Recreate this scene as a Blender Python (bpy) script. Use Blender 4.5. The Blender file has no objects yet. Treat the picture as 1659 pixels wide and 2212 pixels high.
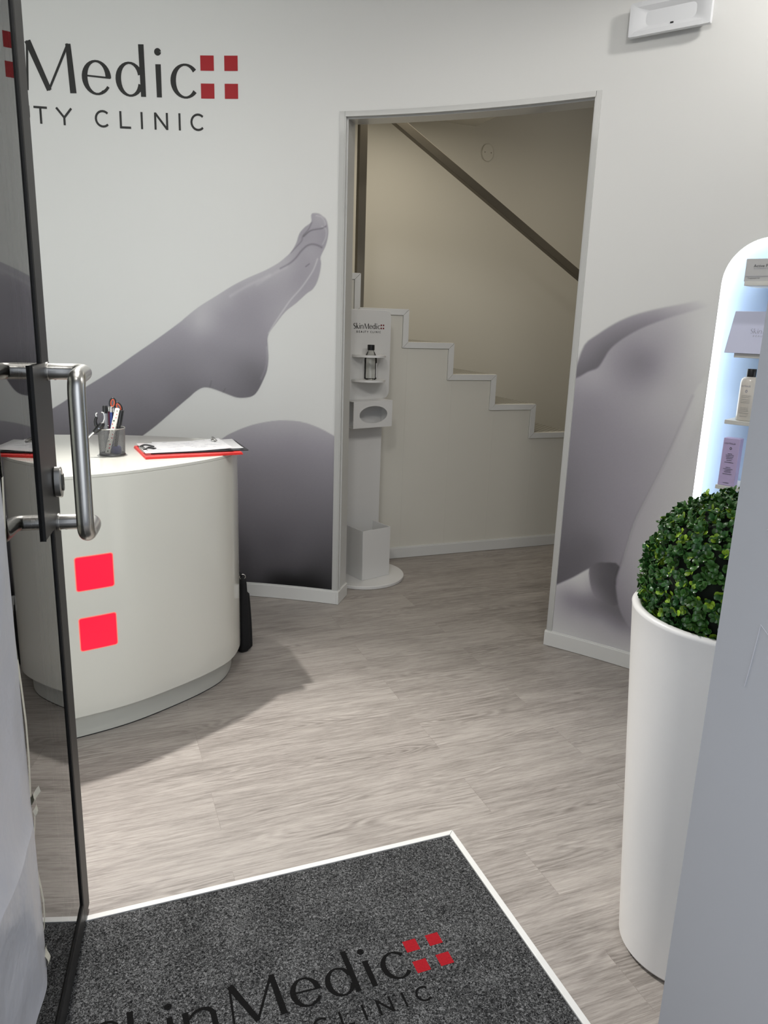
import bpy, bmesh, math, random
import numpy as np
from mathutils import Vector, Matrix
random.seed(7)
rng = np.random.default_rng(7)
SC = bpy.context.scene
COL = SC.collection
PI = math.pi

# ---------------------------------------------------------------- camera
F_PX, PITCH, ROLL, AZ, CAM_H = 1630.0, math.radians(14.24), math.radians(1.91), math.radians(68.3), 1.5
def cam_axes():
    cp, sp = math.cos(PITCH), math.sin(PITCH)
    A = np.array([[1, 0, 0], [0, -sp, -cp], [0, cp, -sp]])
    cr, sr = math.cos(ROLL), math.sin(ROLL)
    A = np.array([[cr, -sr, 0], [sr, cr, 0], [0, 0, 1]]) @ A
    a = PI/2 - AZ
    return A @ np.array([[math.cos(a), -math.sin(a), 0], [math.sin(a), math.cos(a), 0], [0, 0, 1]])
W = cam_axes()
cd = bpy.data.cameras.new('camera'); cam = bpy.data.objects.new('camera', cd); COL.objects.link(cam)
cd.sensor_fit = 'HORIZONTAL'; cd.sensor_width = 36; cd.lens = 36*F_PX/1659; cd.clip_start = .02
M = Matrix.Identity(4)
for i in range(3):
    M[i][0] = W[0][i]; M[i][1] = -W[1][i]; M[i][2] = -W[2][i]
M[2][3] = CAM_H
cam.matrix_world = M
SC.camera = cam

# ---------------------------------------------------------------- look and light
SC.view_settings.view_transform = 'Standard'
SC.view_settings.look = 'None'
SC.view_settings.gamma = 1
SC.view_settings.use_curve_mapping = False
SC.view_settings.exposure = 0.41
wd = bpy.data.worlds.new('World'); SC.world = wd; wd.use_nodes = True
bg = wd.node_tree.nodes['Background']; bg.inputs[0].default_value = (0.72, 0.80, 1.0, 1); bg.inputs[1].default_value = .45

def lamp(name, kind, loc, power, color=(1, .95, .88), size=.1, target=None, spot=None, blend=.5, sizey=None):
    l = bpy.data.lights.new(name, kind); l.energy = power; l.color = color
    if kind == 'AREA':
        l.shape = 'DISK' if sizey is None else 'RECTANGLE'; l.size = size
        if sizey: l.size_y = sizey
    else: l.shadow_soft_size = size
    if spot: l.spot_size = math.radians(spot); l.spot_blend = blend
    o = bpy.data.objects.new(name, l); COL.objects.link(o); o.location = loc
    if target is not None:
        o.rotation_euler = (Vector(target)-Vector(loc)).to_track_quat('-Z', 'Y').to_euler()
    return o
WARM = (1, .975, .935)
lamp('downlight_desk', 'SPOT', (.10, 3.22, 2.97), 330, WARM, .03, (.32, 1.72, 0), 65, 1.0)
lamp('downlight_right', 'SPOT', (2.2, 1.72, 2.95), 20, WARM, .05, (2.1, 1.9, 0), 168, .3)
lamp('wall_washer', 'SPOT', (.05, 1.05, 2.93), 50, WARM, .16, (.55, 4.0, 1.45), 100, 1.0)
lamp('wall_washer', 'SPOT', (1.05, 1.0, 2.93), 46, WARM, .16, (1.9, 3.2, 1.35), 95, 1.0)
lamp('added_window_light', 'AREA', (-1.3, .30, 1.30), 44, (.95, .98, 1), 2.0, (-.9, 3, 1.1), sizey=2.2)  # area light added as daylight through the unseen front window
lamp('door_daylight', 'AREA', (.3, .1, 1.6), 5, (.90, .95, 1), 1.0, (.8, 3, 1.6), sizey=1.8)
lamp('ceiling_panel', 'AREA', (-.2, 1.9, 2.95), 11, (1, .98, .95), 1.6, (-.2, 1.9, 0), sizey=.9)
lamp('hall_light', 'AREA', (1.95, 4.45, 2.86), 8.3, (1, .92, .78), 1.0, (1.95, 4.45, 0))
lamp('hall_fill', 'AREA', (3.7, 4.0, 2.6), 3.0, (1, .90, .74), .8, (3.0, 5.3, 1.2))

# ---------------------------------------------------------------- materials
def lin(c):
    return tuple(((v/255)/12.92 if v/255 <= .04045 else (((v/255)+.055)/1.055)**2.4) for v in c)
def mat(name, col, rough=.5, metal=0, spec=.5, coat=0, noise=0, nscale=20, bump=0, emit=None, estr=0, trans=0, ior=1.45, aniso=0):
    m = bpy.data.materials.new(name); m.use_nodes = True
    nt = m.node_tree; b = nt.nodes['Principled BSDF']
    b.inputs['Base Color'].default_value = (*col, 1)
    b.inputs['Roughness'].default_value = rough
    b.inputs['Metallic'].default_value = metal
    b.inputs['Specular IOR Level'].default_value = spec
    b.inputs['Coat Weight'].default_value = coat
    b.inputs['Coat Roughness'].default_value = .05
    b.inputs['IOR'].default_value = ior
    b.inputs['Transmission Weight'].default_value = trans
    b.inputs['Anisotropic'].default_value = aniso
    if emit: b.inputs['Emission Color'].default_value = (*emit, 1); b.inputs['Emission Strength'].default_value = estr
    if noise or bump:
        tc = nt.nodes.new('ShaderNodeTexCoord'); n = nt.nodes.new('ShaderNodeTexNoise')
        n.inputs['Scale'].default_value = nscale; n.inputs['Detail'].default_value = 4
        nt.links.new(tc.outputs['Object'], n.inputs['Vector'])
        if noise:
            mx = nt.nodes.new('ShaderNodeMix'); mx.data_type = 'RGBA'
            mx.inputs[6].default_value = tuple(c*(1-noise) for c in col)+(1,)
            mx.inputs[7].default_value = tuple(min(1, c*(1+noise)) for c in col)+(1,)
            nt.links.new(n.outputs['Fac'], mx.inputs[0]); nt.links.new(mx.outputs[2], b.inputs['Base Color'])
        if bump:
            bp = nt.nodes.new('ShaderNodeBump'); bp.inputs['Strength'].default_value = bump; bp.inputs['Distance'].default_value = .002
            nt.links.new(n.outputs['Fac'], bp.inputs['Height']); nt.links.new(bp.outputs[0], b.inputs['Normal'])
    return m
WALL_C = (.69, .69, .675)
M_WALL = mat('wall_paint', WALL_C, .6, noise=.008, nscale=3, bump=.03)
M_HALLWALL = mat('hall_wall_paint', (.62, .595, .52), .65, noise=.01, nscale=3)
M_PIER = mat('pier_paint', (.38, .385, .402), .7, noise=.02, nscale=6, bump=.25)
M_CEIL = mat('ceiling_paint', (.75, .74, .72), .8, noise=.01)
M_TRIM = mat('white_lacquer_trim', (.72, .72, .70), .35, noise=.01, nscale=9)
M_ALU = mat('white_aluminium', (.50, .50, .485), .28, metal=.0, coat=.5, noise=.01)
M_DESK = mat('desk_lacquer', (.66, .65, .59), .14, coat=.6, noise=.01, nscale=2)
M_PLINTH = mat('plinth_laminate', (.52, .515, .47), .3, noise=.01)
M_RED_LIT = mat('lit_red_acrylic', (.35, .01, .03), .3, emit=(1.0, .008, .038), estr=.70, noise=.03, nscale=14)
M_REDRIM = mat('lit_red_rim', (.4, .10, .08), .3, emit=(1.0, .13, .10), estr=.72, noise=.02)
M_BLACK = mat('black_plastic', (.012, .012, .013), .35, noise=.1)
M_BLACKFAB = mat('black_fabric', (.006, .006, .007), .85, noise=.2, nscale=60, bump=.4)
M_INK = mat('black_vinyl', (.018, .018, .017), .45, noise=.03)
M_INKRED = mat('red_vinyl', lin((160, 24, 32)), .45, noise=.03)
M_STEEL = mat('brushed_steel', (.58, .57, .54), .26, metal=1, noise=.04, nscale=30)
M_CHROME = mat('polished_chrome', (.7, .7, .7), .08, metal=1, noise=.02)
M_RAIL = mat('handrail_steel', (.17, .152, .118), .42, metal=.55, noise=.05, nscale=12)
M_FRAME = mat('dark_grey_door_steel', (.028, .0275, .026), .45, metal=.2, noise=.05, nscale=12)
M_GASKET = mat('black_rubber', (.006, .006, .006), .6, noise=.1)
M_PAPER = mat('white_paper', (.78, .78, .79), .7, noise=.01, nscale=40)
M_SHEET = mat('taped_poster_paper', (.60, .605, .64), .36, noise=.04, nscale=7, spec=.6, bump=1.0)
M_SHEET.node_tree.nodes['Bump'].inputs['Distance'].default_value = .012
M_TAPE = mat('masking_tape', (.72, .70, .58), .5, noise=.05)
M_BASEW = mat('white_sheet_metal', (.66, .655, .64), .3, coat=.3, noise=.01)
M_POT = mat('white_pot_plastic', (.88, .87, .85), .32, noise=.01, bump=.05, nscale=80)
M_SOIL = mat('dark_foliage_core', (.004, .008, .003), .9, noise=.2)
M_LAMPB = mat('emergency_lamp_plastic', (.66, .67, .69), .3, noise=.01, coat=.3)
M_NICHE = mat('niche_panel', (.34, .44, .60), .5, noise=.01)
M_LED = mat('led_strip', (1, 1, 1), .5, emit=(.90, .97, 1.0), estr=3.0, noise=.01)
M_SHELF = mat('shelf_board', (.62, .62, .59), .45, noise=.01)

def glass_mat(name, tint, ior=1.5, rough=0.0):
    m = bpy.data.materials.new(name); m.use_nodes = True; nt = m.node_tree; nt.nodes.clear()
    o = nt.nodes.new('ShaderNodeOutputMaterial'); mx = nt.nodes.new('ShaderNodeMixShader')
    fr = nt.nodes.new('ShaderNodeFresnel'); fr.inputs[0].default_value = ior
    tr = nt.nodes.new('ShaderNodeBsdfTransparent'); tr.inputs[0].default_value = (*tint, 1)
    gl = nt.nodes.new('ShaderNodeBsdfGlossy'); gl.inputs['Roughness'].default_value = rough
    n = nt.nodes.new('ShaderNodeTexNoise'); n.inputs['Scale'].default_value = 3
    rp = nt.nodes.new('ShaderNodeMapRange'); rp.inputs[3].default_value = .9; rp.inputs[4].default_value = 1.0
    nt.links.new(n.outputs[0], rp.inputs[0]); nt.links.new(rp.outputs[0], gl.inputs[0])
    nt.links.new(fr.outputs[0], mx.inputs[0]); nt.links.new(tr.outputs[0], mx.inputs[1]); nt.links.new(gl.outputs[0], mx.inputs[2])
    nt.links.new(mx.outputs[0], o.inputs[0]); return m
M_GLASS = glass_mat('door_glass', (.93, .945, .925))
M_BOTTLE = glass_mat('clear_bottle', (.95, .955, .94), 1.35)

def vcol_mat(name, rough=.5, coat=0, spec=.5):
    m = mat(name, (1, 1, 1), rough, coat=coat, spec=spec); nt = m.node_tree
    a = nt.nodes.new('ShaderNodeAttribute'); a.attribute_name = 'col'
    nt.links.new(a.outputs['Color'], nt.nodes['Principled BSDF'].inputs['Base Color']); return m
M_PRINT = vcol_mat('printed_wall_vinyl', .6)
M_LEAF = vcol_mat('boxwood_leaf', .28, spec=.6)

def floor_mat():
    m = mat('grey_oak_planks', (.5, .45, .4), .42); nt = m.node_tree; N = nt.nodes; L = nt.links; b = N['Principled BSDF']
    tc = N.new('ShaderNodeTexCoord')
    mp = N.new('ShaderNodeMapping'); mp.inputs['Location'].default_value = (-.30+2.6, -1.79-.015+1.9, 0)
    L.new(tc.outputs['Object'], mp.inputs[0])
    br = N.new('ShaderNodeTexBrick'); br.offset = .37; br.inputs['Scale'].default_value = 1
    br.inputs['Brick Width'].default_value = 1.3; br.inputs['Row Height'].default_value = .19
    br.inputs['Mortar Size'].default_value = .0007; br.inputs['Mortar Smooth'].default_value = .2
    br.inputs['Color1'].default_value = (0, 0, 0, 1); br.inputs['Color2'].default_value = (1, 1, 1, 1); br.inputs['Mortar'].default_value = (.5, .5, .5, 1)
    L.new(mp.outputs[0], br.inputs[0])
    # stretched grain, shifted per plank
    sh = N.new('ShaderNodeVectorMath'); sh.operation = 'MULTIPLY_ADD'
    L.new(br.outputs['Color'], sh.inputs[0]); sh.inputs[1].default_value = (9.1, 3.7, 5.3); L.new(mp.outputs[0], sh.inputs[2])
    def st(v, scale, detail, rough=.6, dist=0):
        mm = N.new('ShaderNodeMapping'); mm.inputs['Scale'].default_value = v; L.new(sh.outputs[0], mm.inputs[0])
        n = N.new('ShaderNodeTexNoise'); n.inputs['Scale'].default_value = scale; n.inputs['Detail'].default_value = detail
        n.inputs['Roughness'].default_value = rough; n.inputs['Distortion'].default_value = dist; L.new(mm.outputs[0], n.inputs[0]); return n
    g1 = st((2.2, 34, 1), 3, 7, .66, .5)
    g2 = st((7.0, 150, 1), 3, 4, .75, .5)
    g3 = st((.9, 5, 1), 2.2, 2)
    # cathedral rings
    mm = N.new('ShaderNodeMapping'); mm.inputs['Scale'].default_value = (1.1, 8.5, 1); L.new(sh.outputs[0], mm.inputs[0])
    wv = N.new('ShaderNodeTexNoise'); wv.inputs['Scale'].default_value = 1.5; wv.inputs['Detail'].default_value = 1.2; L.new(mm.outputs[0], wv.inputs[0])
    mu = N.new('ShaderNodeMath'); mu.operation = 'MULTIPLY'; mu.inputs[1].default_value = 120; L.new(wv.outputs[0], mu.inputs[0])
    si = N.new('ShaderNodeMath'); si.operation = 'SINE'; L.new(mu.outputs[0], si.inputs[0])
    msk = st((.7, 4.2, 1), 2.0, 1)
    mr = N.new('ShaderNodeMapRange'); mr.inputs[1].default_value = .50; mr.inputs[2].default_value = .66; L.new(msk.outputs[0], mr.inputs[0])
    rg = N.new('ShaderNodeMath'); rg.operation = 'MULTIPLY'; L.new(si.outputs[0], rg.inputs[0]); L.new(mr.outputs[0], rg.inputs[1])
    def madd(a, k, c):
        x = N.new('ShaderNodeMath'); x.operation = 'MULTIPLY_ADD'; L.new(a, x.inputs[0]); x.inputs[1].default_value = k
        if isinstance(c, (int, float)): x.inputs[2].default_value = c
        else: L.new(c, x.inputs[2])
        return x.outputs[0]
    v = madd(g1.outputs[0], .95, .5-.95/2-.7/2-.5/2-.02)
    v = madd(g2.outputs[0], .7, v); v = madd(g3.outputs[0], .5, v); v = madd(rg.outputs[0], .11, v)
    sep = N.new('ShaderNodeSeparateColor'); L.new(br.outputs['Color'], sep.inputs[0])
    v = madd(sep.outputs[0], .08, v)
    cr = N.new('ShaderNodeValToRGB'); L.new(v, cr.inputs[0])
    e = cr.color_ramp.elements
    e[0].position = .12; e[0].color = (.125, .108, .094, 1)
    e[1].position = .90; e[1].color = (.48, .44, .40, 1)
    x = e.new(.38); x.color = (.25, .224, .202, 1)
    x = e.new(.58); x.color = (.35, .318, .29, 1)
    mx = N.new('ShaderNodeMix'); mx.data_type = 'RGBA'; mx.blend_type = 'MULTIPLY'; mx.inputs[7].default_value = (.80, .78, .77, 1)
    L.new(br.outputs['Fac'], mx.inputs[0]); L.new(cr.outputs[0], mx.inputs[6]); L.new(mx.outputs[2], b.inputs['Base Color'])
    bp = N.new('ShaderNodeBump'); bp.inputs['Strength'].default_value = .25; bp.inputs['Distance'].default_value = .002
    L.new(g2.outputs[0], bp.inputs['Height']); L.new(bp.outputs[0], b.inputs['Normal'])
    return m
M_FLOOR = floor_mat()

def mat_carpet():
    m = mat('charcoal_carpet', (.06, .06, .06), .95, spec=.1); nt = m.node_tree; N = nt.nodes; L = nt.links; b = N['Principled BSDF']
    tc = N.new('ShaderNodeTexCoord')
    a = N.new('ShaderNodeTexNoise'); a.inputs['Scale'].default_value = 210; a.inputs['Detail'].default_value = 3; a.inputs['Roughness'].default_value = .75; a.inputs['Distortion'].default_value = 1.2
    c = N.new('ShaderNodeTexNoise'); c.inputs['Scale'].default_value = 9; c.inputs['Detail'].default_value = 2
    L.new(tc.outputs['Object'], a.inputs[0]); L.new(tc.outputs['Object'], c.inputs[0])
    x = N.new('ShaderNodeMath'); x.operation = 'MULTIPLY_ADD'; L.new(c.outputs[0], x.inputs[0]); x.inputs[1].default_value = .10; L.new(a.outputs[0], x.inputs[2])
    cr = N.new('ShaderNodeValToRGB'); L.new(x.outputs[0], cr.inputs[0]); e = cr.color_ramp.elements
    e[0].position = .43; e[0].color = (.006, .006, .0065, 1); e[1].position = .70; e[1].color = (.25, .253, .256, 1)
    k = e.new(.545); k.color = (.046, .047, .048, 1)
    L.new(cr.outputs[0], b.inputs['Base Color'])
    bp = N.new('ShaderNodeBump'); bp.inputs['Strength'].default_value = .9; bp.inputs['Distance'].default_value = .004
    L.new(a.outputs[0], bp.inputs['Height']); L.new(bp.outputs[0], b.inputs['Normal']); return m
M_CARPET = mat_carpet()

def tread_mat():
    m = mat('patterned_stair_tread', (.2, .2, .17), .6); nt = m.node_tree; N = nt.nodes; L = nt.links; b = N['Principled BSDF']
    tc = N.new('ShaderNodeTexCoord'); br = N.new('ShaderNodeTexBrick'); br.inputs['Scale'].default_value = 1
    br.inputs['Brick Width'].default_value = .05; br.inputs['Row Height'].default_value = .022; br.inputs['Mortar Size'].default_value = .005; br.inputs['Mortar Smooth'].default_value = .6
    br.inputs['Color1'].default_value = (.13, .125, .10, 1); br.inputs['Color2'].default_value = (.09, .085, .07, 1); br.inputs['Mortar'].default_value = (.50, .48, .42, 1)
    L.new(tc.outputs['Object'], br.inputs[0]); L.new(br.outputs[0], b.inputs['Base Color']); return m
M_TREAD = tread_mat()

# ---------------------------------------------------------------- object helpers
def link(name, bm, m, parent=None, smooth=False, kind=None, recalc=True):
    if isinstance(bm, bmesh.types.BMesh):
        if recalc: bmesh.ops.recalc_face_normals(bm, faces=bm.faces[:])
        me = bpy.data.meshes.new(name); bm.to_mesh(me); bm.free()
    else: me = bm
    for mm in (m if isinstance(m, (list, tuple)) else [m]): me.materials.append(mm)
    if smooth:
        for p in me.polygons: p.use_smooth = True
    o = bpy.data.objects.new(name, me); COL.objects.link(o)
    if parent: o.parent = parent; o.matrix_parent_inverse = Matrix.Identity(4); o.location = -(world_loc(parent))
    if kind: o['kind'] = kind
    return o
def world_loc(o):
    v = Vector(o.location)
    while o.parent: o = o.parent; v += Vector(o.location)
    return v
def bevel(o, w=.003, seg=2, ang=40):
    b = o.modifiers.new('bevel', 'BEVEL'); b.width = w; b.segments = seg; b.limit_method = 'ANGLE'; b.angle_limit = math.radians(ang)
    for p in o.data.polygons: p.use_smooth = True
    o.data.set_sharp_from_angle(angle=math.radians(30)) if hasattr(o.data, 'set_sharp_from_angle') else None
    return o
def autosm(o, ang=35):
    for p in o.data.polygons: p.use_smooth = True
    if hasattr(o.data, 'set_sharp_from_angle'): o.data.set_sharp_from_angle(angle=math.radians(ang))
    return o
def tag(o, label, cat, group=None, kind=None):
    o['label'] = label; o['category'] = cat
    if group: o['group'] = group
    if kind: o['kind'] = kind
    return o
def thing(name, loc, label, cat, group=None):
    o = bpy.data.objects.new(name, None); COL.objects.link(o); o.location = loc; o.empty_display_size = .05
    return tag(o, label, cat, group)
NB = bmesh.new
def hexa(bm, p):                 # 8 points: bottom 4, top 4
    v = [bm.verts.new(q) for q in p]
    for f in ((0, 3, 2, 1), (4, 5, 6, 7), (0, 1, 5, 4), (1, 2, 6, 5), (2, 3, 7, 6), (3, 0, 4, 7)):
        bm.faces.new([v[i] for i in f])
def box(bm, x0, x1, y0, y1, z0, z1, fn=None):
    p = [(x0, y0, z0), (x1, y0, z0), (x1, y1, z0), (x0, y1, z0), (x0, y0, z1), (x1, y0, z1), (x1, y1, z1), (x0, y1, z1)]
    hexa(bm, [fn(*q) if fn else q for q in p])
def prism(bm, poly, z0, z1, fn=None):   # poly (u,v), extruded along w
    fn = fn or (lambda a, b, c: (a, b, c))
    lo = [bm.verts.new(fn(u, v, z0)) for u, v in poly]; hi = [bm.verts.new(fn(u, v, z1)) for u, v in poly]
    n = len(poly); bm.faces.new(lo[::-1]); bm.faces.new(hi)
    for i in range(n): bm.faces.new((lo[i], lo[(i+1) % n], hi[(i+1) % n], hi[i]))
def lathe(bm, prof, c=(0, 0, 0), n=48, cap=True):
    rings = []
    for r, z in prof:
        rings.append([bm.verts.new((c[0]+r*math.cos(2*PI*i/n), c[1]+r*math.sin(2*PI*i/n), c[2]+z)) for i in range(n)])
    for a, b in zip(rings, rings[1:]):
        for i in range(n): bm.faces.new((a[i], a[(i+1) % n], b[(i+1) % n], b[i]))
    if cap: bm.faces.new(rings[0][::-1]); bm.faces.new(rings[-1])
def catmull(pts, n=8, closed=False):
    P = [Vector(p) for p in pts]; out = []; N = len(P)
    for i in range(N if closed else N-1):
        p0, p1, p2, p3 = (P[(i-1) % N], P[i], P[(i+1) % N], P[(i+2) % N]) if closed else (P[max(i-1, 0)], P[i], P[i+1], P[min(i+2, N-1)])
        for k in range(n):
            t = k/n
            out.append(.5*((2*p1)+(-p0+p2)*t+(2*p0-5*p1+4*p2-p3)*t*t+(-p0+3*p1-3*p2+p3)*t**3))
    if not closed: out.append(P[-1])
    return out
def tube(bm, pts, r, n=14, smooth=0, cap=True):
    P = catmull(pts, smooth) if smooth else [Vector(p) for p in pts]
    R_ = r if callable(r) else (lambda t: r)
    up = None; rings = []
    for i, p in enumerate(P):
        t = (P[min(i+1, len(P)-1)]-P[max(i-1, 0)]).normalized()
        if up is None: up = t.orthogonal().normalized()
        up = (up-t*up.dot(t)).normalized(); s = t.cross(up)
        rr = R_(i/(len(P)-1))
        rings.append([bm.verts.new(p+up*rr*math.cos(2*PI*k/n)+s*rr*math.sin(2*PI*k/n)) for k in range(n)])
    for a, b in zip(rings, rings[1:]):
        for i in range(n): bm.faces.new((a[i], a[(i+1) % n], b[(i+1) % n], b[i]))
    if cap: bm.faces.new(rings[0][::-1]); bm.faces.new(rings[-1])

# curved back wall: s runs along the arc (metres), r outwards from the room, z up
CX, CY, RW = -.949, .675, 3.681
def P(s, r, z):
    th = PI/2 - s/RW
    return Vector((CX+(RW+r)*math.cos(th), CY+(RW+r)*math.sin(th), z))
def slab(bm, s0, s1, z0, z1, r0, r1, step=.03):      # curved slab; z0/z1 may be functions of s
    n = max(1, int(math.ceil(abs(s1-s0)/step))); Z0 = z0 if callable(z0) else (lambda s: z0); Z1 = z1 if callable(z1) else (lambda s: z1)
    q = []
    for i in range(n+1):
        s = s0+(s1-s0)*i/n
        q.append([bm.verts.new(P(s, r0, Z0(s))), bm.verts.new(P(s, r0, Z1(s))), bm.verts.new(P(s, r1, Z1(s))), bm.verts.new(P(s, r1, Z0(s)))])
    for a, b in zip(q, q[1:]):
        for k in range(4): bm.faces.new((a[k], a[(k+1) % 4], b[(k+1) % 4], b[k]))
    bm.faces.new(q[0][::-1]); bm.faces.new(q[-1])

# ---------------------------------------------------------------- lettering (drawn strokes)
def seg(x0, y0, x1, y1, w0, w1=None, n=1):
    w1 = w0 if w1 is None else w1
    return [(x0+(x1-x0)*i/n, y0+(y1-y0)*i/n, w0+(w1-w0)*i/n) for i in range(n+1)]
def arc(cx, cy, rx, ry, a0, a1, thin, thick, n=26, tilt=0):
    o = []
    for i in range(n+1):
        a = math.radians(a0+(a1-a0)*i/n); w = thin+(thick-thin)*abs(math.cos(a-math.radians(tilt)))**1.5
        o.append((cx+(rx-w/2)*math.cos(a), cy+(ry-w/2)*math.sin(a), w))
    return o
TH, TN = .125, .045
GLYPH = {   # wordmark, cap height 1, measured positions
 'S': [catmull([(-2.10, .86, .05), (-2.22, .955, .06), (-2.38, .96, .075), (-2.50, .85, .10), (-2.49, .68, .125), (-2.33, .53, .135), (-2.16, .40, .125), (-2.10, .24, .11), (-2.18, .08, .08), (-2.36, .02, .06), (-2.53, .10, .05)], 6)],
 'k': [seg(-1.86, 0, -1.87, 1.07, .115, .12), seg(-1.84, .33, -1.52, .69, .05, .07), seg(-1.72, .44, -1.40, 0, .10, .13)],
 'i1': [seg(-1.14, 0, -1.15, .68, .11, .12), arc(-1.15, .93, .075, .075, 0, 360, .075, .075, 16)],
 'n': [seg(-.84, 0, -.85, .68, .11, .12), catmull([(-.80, .50, .05), (-.66, .63, .06), (-.48, .655, .075), (-.35, .56, .10), (-.32, .38, .115), (-.32, 0, .11)], 6)],
 'M': [seg(.015, 0, .075, 1.0, .045, .05), seg(.085, 1.0, .48, .03, .135, .11), seg(.47, .03, .945, 1.0, .05, .055), seg(.945, 1.0, 1.0, 0, .115, .14)],
 'e': [arc(1.53, .35, .325, .36, 0, 300, TN, TH), arc(1.53, .35, .325, .36, 300, 328, .07, .055, 6), seg(1.25, .385, 1.84, .355, .038)],
 'd': [arc(2.27, .35, .32, .36, 20, 340, TN, TH), seg(2.565, 0, 2.55, 1.07, .115, .125)],
 'i2': [seg(2.925, 0, 2.92, .68, .115, .125), arc(2.92, .93, .078, .078, 0, 360, .078, .078, 16)],
 'c': [arc(3.53, .35, .34, .36, 42, 318, TN, TH)],
}
t_ = .048
def sw(pts): return [(x, y, t_) for x, y in pts]
def carc(x, w, a0, a1): return arc(x+w/2, .18, w/2, .185, a0, a1, t_, t_, 18)
TAG = {'B': [sw([(-1.80, 0), (-1.80, .36)]), sw([(-1.80, .34), (-1.66, .34), (-1.60, .27), (-1.66, .195), (-1.80, .195)]), sw([(-1.80, .195), (-1.64, .195), (-1.57, .11), (-1.64, .02), (-1.80, .02)])],
 'E': [sw([(-1.27, 0), (-1.27, .36)]), sw([(-1.27, .34), (-1.05, .34)]), sw([(-1.27, .185), (-1.08, .185)]), sw([(-1.27, .02), (-1.05, .02)])],
 'A': [sw([(-.86, 0), (-.68, .36)]), sw([(-.68, .36), (-.50, 0)]), sw([(-.79, .12), (-.57, .12)])],
 'U': [sw([(-.27, .36), (-.27, .13), (-.22, .04), (-.13, .015), (-.04, .04), (.0, .13), (.0, .36)])],
 'T': [sw([(.11, .34), (.40, .34)]), sw([(.255, 0), (.255, .34)])],
 'Y': [sw([(.60, .36), (.765, .16)]), sw([(.93, .36), (.765, .16)]), sw([(.765, 0), (.765, .17)])],
 'C': [carc(1.44, .36, 45, 315)], 'L': [sw([(2.02, 0), (2.02, .36)]), sw([(2.0, .02), (2.25, .02)])],
 'I': [sw([(2.50, 0), (2.50, .36)])], 'N': [sw([(2.81, 0), (2.81, .36)]), sw([(2.81, .35), (3.08, .01)]), sw([(3.08, 0), (3.08, .36)])],
 'I2': [sw([(3.37, 0), (3.37, .36)])], 'C2': [carc(3.62, .36, 45, 315)]}
def ribbons(bm, glyphs, fn, dz=0, rise=0):
    """flat variable-width strokes; fn(u, v, lift) -> point"""
    k = 0
    for strokes in glyphs.values():
        for st in strokes:
            st = [tuple(p) for p in st]; L_ = []; R_ = []; k += 1
            for i, (x, y, w) in enumerate(st):
                a = st[max(i-1, 0)]; b = st[min(i+1, len(st)-1)]; dx, dy = b[0]-a[0], b[1]-a[1]; l = math.hypot(dx, dy) or 1
                nx, ny = -dy/l*w/2, dx/l*w/2
                L_.append((x+nx, y+ny)); R_.append((x-nx, y-ny))
            lift = rise+(k % 7)*.00003
            # subdivide long straight strokes so that they follow a curved wall
            vl = [bm.verts.new(fn(u, v+dz, lift)) for u, v in L_]; vr = [bm.verts.new(fn(u, v+dz, lift)) for u, v in R_]
            for i in range(len(st)-1): bm.faces.new((vl[i], vl[i+1], vr[i+1], vr[i]))
def letters(glyphs, fn, m, parent, dz=0, bold=1):
    for k, g in glyphs.items():
        g = [[(p[0], p[1], p[2]*bold) for p in s_] for s_ in g]
        bm = bmesh.new(); ribbons(bm, {k: g}, fn, dz); link('letter', bm, m, parent, recalc=False)
SQUARES = [(3.885, .57), (4.435, .57), (3.885, 0), (4.435, 0)]
def square(bm, u, v, fn, w=.31, lift=0, n=6):
    q = [[bm.verts.new(fn(u+w*i/n, v+w*j, lift)) for j in (0, 1)] for i in range(n+1)]
    for a, b in zip(q, q[1:]): bm.faces.new((a[0], b[0], b[1], a[1]))
def small_text(txt, size, fn, name, m, parent, extrude=0):
    cu = bpy.data.curves.new(name, 'FONT'); cu.body = txt; cu.size = size; cu.resolution_u = 3
    t = bpy.data.objects.new(name+'_tmp', cu); COL.objects.link(t)
    dg = bpy.context.evaluated_depsgraph_get(); dg.update()
    me = bpy.data.meshes.new_from_object(t.evaluated_get(dg)); bpy.data.objects.remove(t)
    for v in me.vertices: v.co = fn(v.co.x, v.co.y)
    me.name = name; me.materials.clear()
    return link(name, me, m, parent)
FOOT=[(0.392,0.851),(0.526,0.898),(0.663,0.952),(0.79,1.003),(0.944,1.106),(1.081,1.193),(1.205,1.281),(1.328,1.366),(1.451,1.455),(1.48,1.479),(1.553,1.536),(1.647,1.594),(1.729,1.644),(1.811,1.685),(1.894,1.72),(1.959,1.754),(1.991,1.777),(2.029,1.81),(2.056,1.852),(2.072,1.896),(2.099,1.926),(2.131,1.949),(2.131,1.979),(2.139,1.99),(2.168,1.989),(2.189,1.977),(2.208,1.96),(2.218,1.922),(2.217,1.883),(2.205,1.839),(2.181,1.79),(2.184,1.76),(2.177,1.711),(2.161,1.665),(2.139,1.635),(2.112,1.617),(2.057,1.569),(2.002,1.527),(1.953,1.468),(1.919,1.423),(1.908,1.391),(1.91,1.344),(1.912,1.291),(1.904,1.233),(1.884,1.183),(1.855,1.128),(1.827,1.099),(1.787,1.088),(1.742,1.087),(1.692,1.102),(1.636,1.121),(1.591,1.132),(1.558,1.129),(1.524,1.109),(1.495,1.083),(1.466,1.059),(1.394,0.997),(1.31,0.924),(1.233,0.865),(1.09,0.757),(0.841,0.566),(0.357,0.473)]
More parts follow.
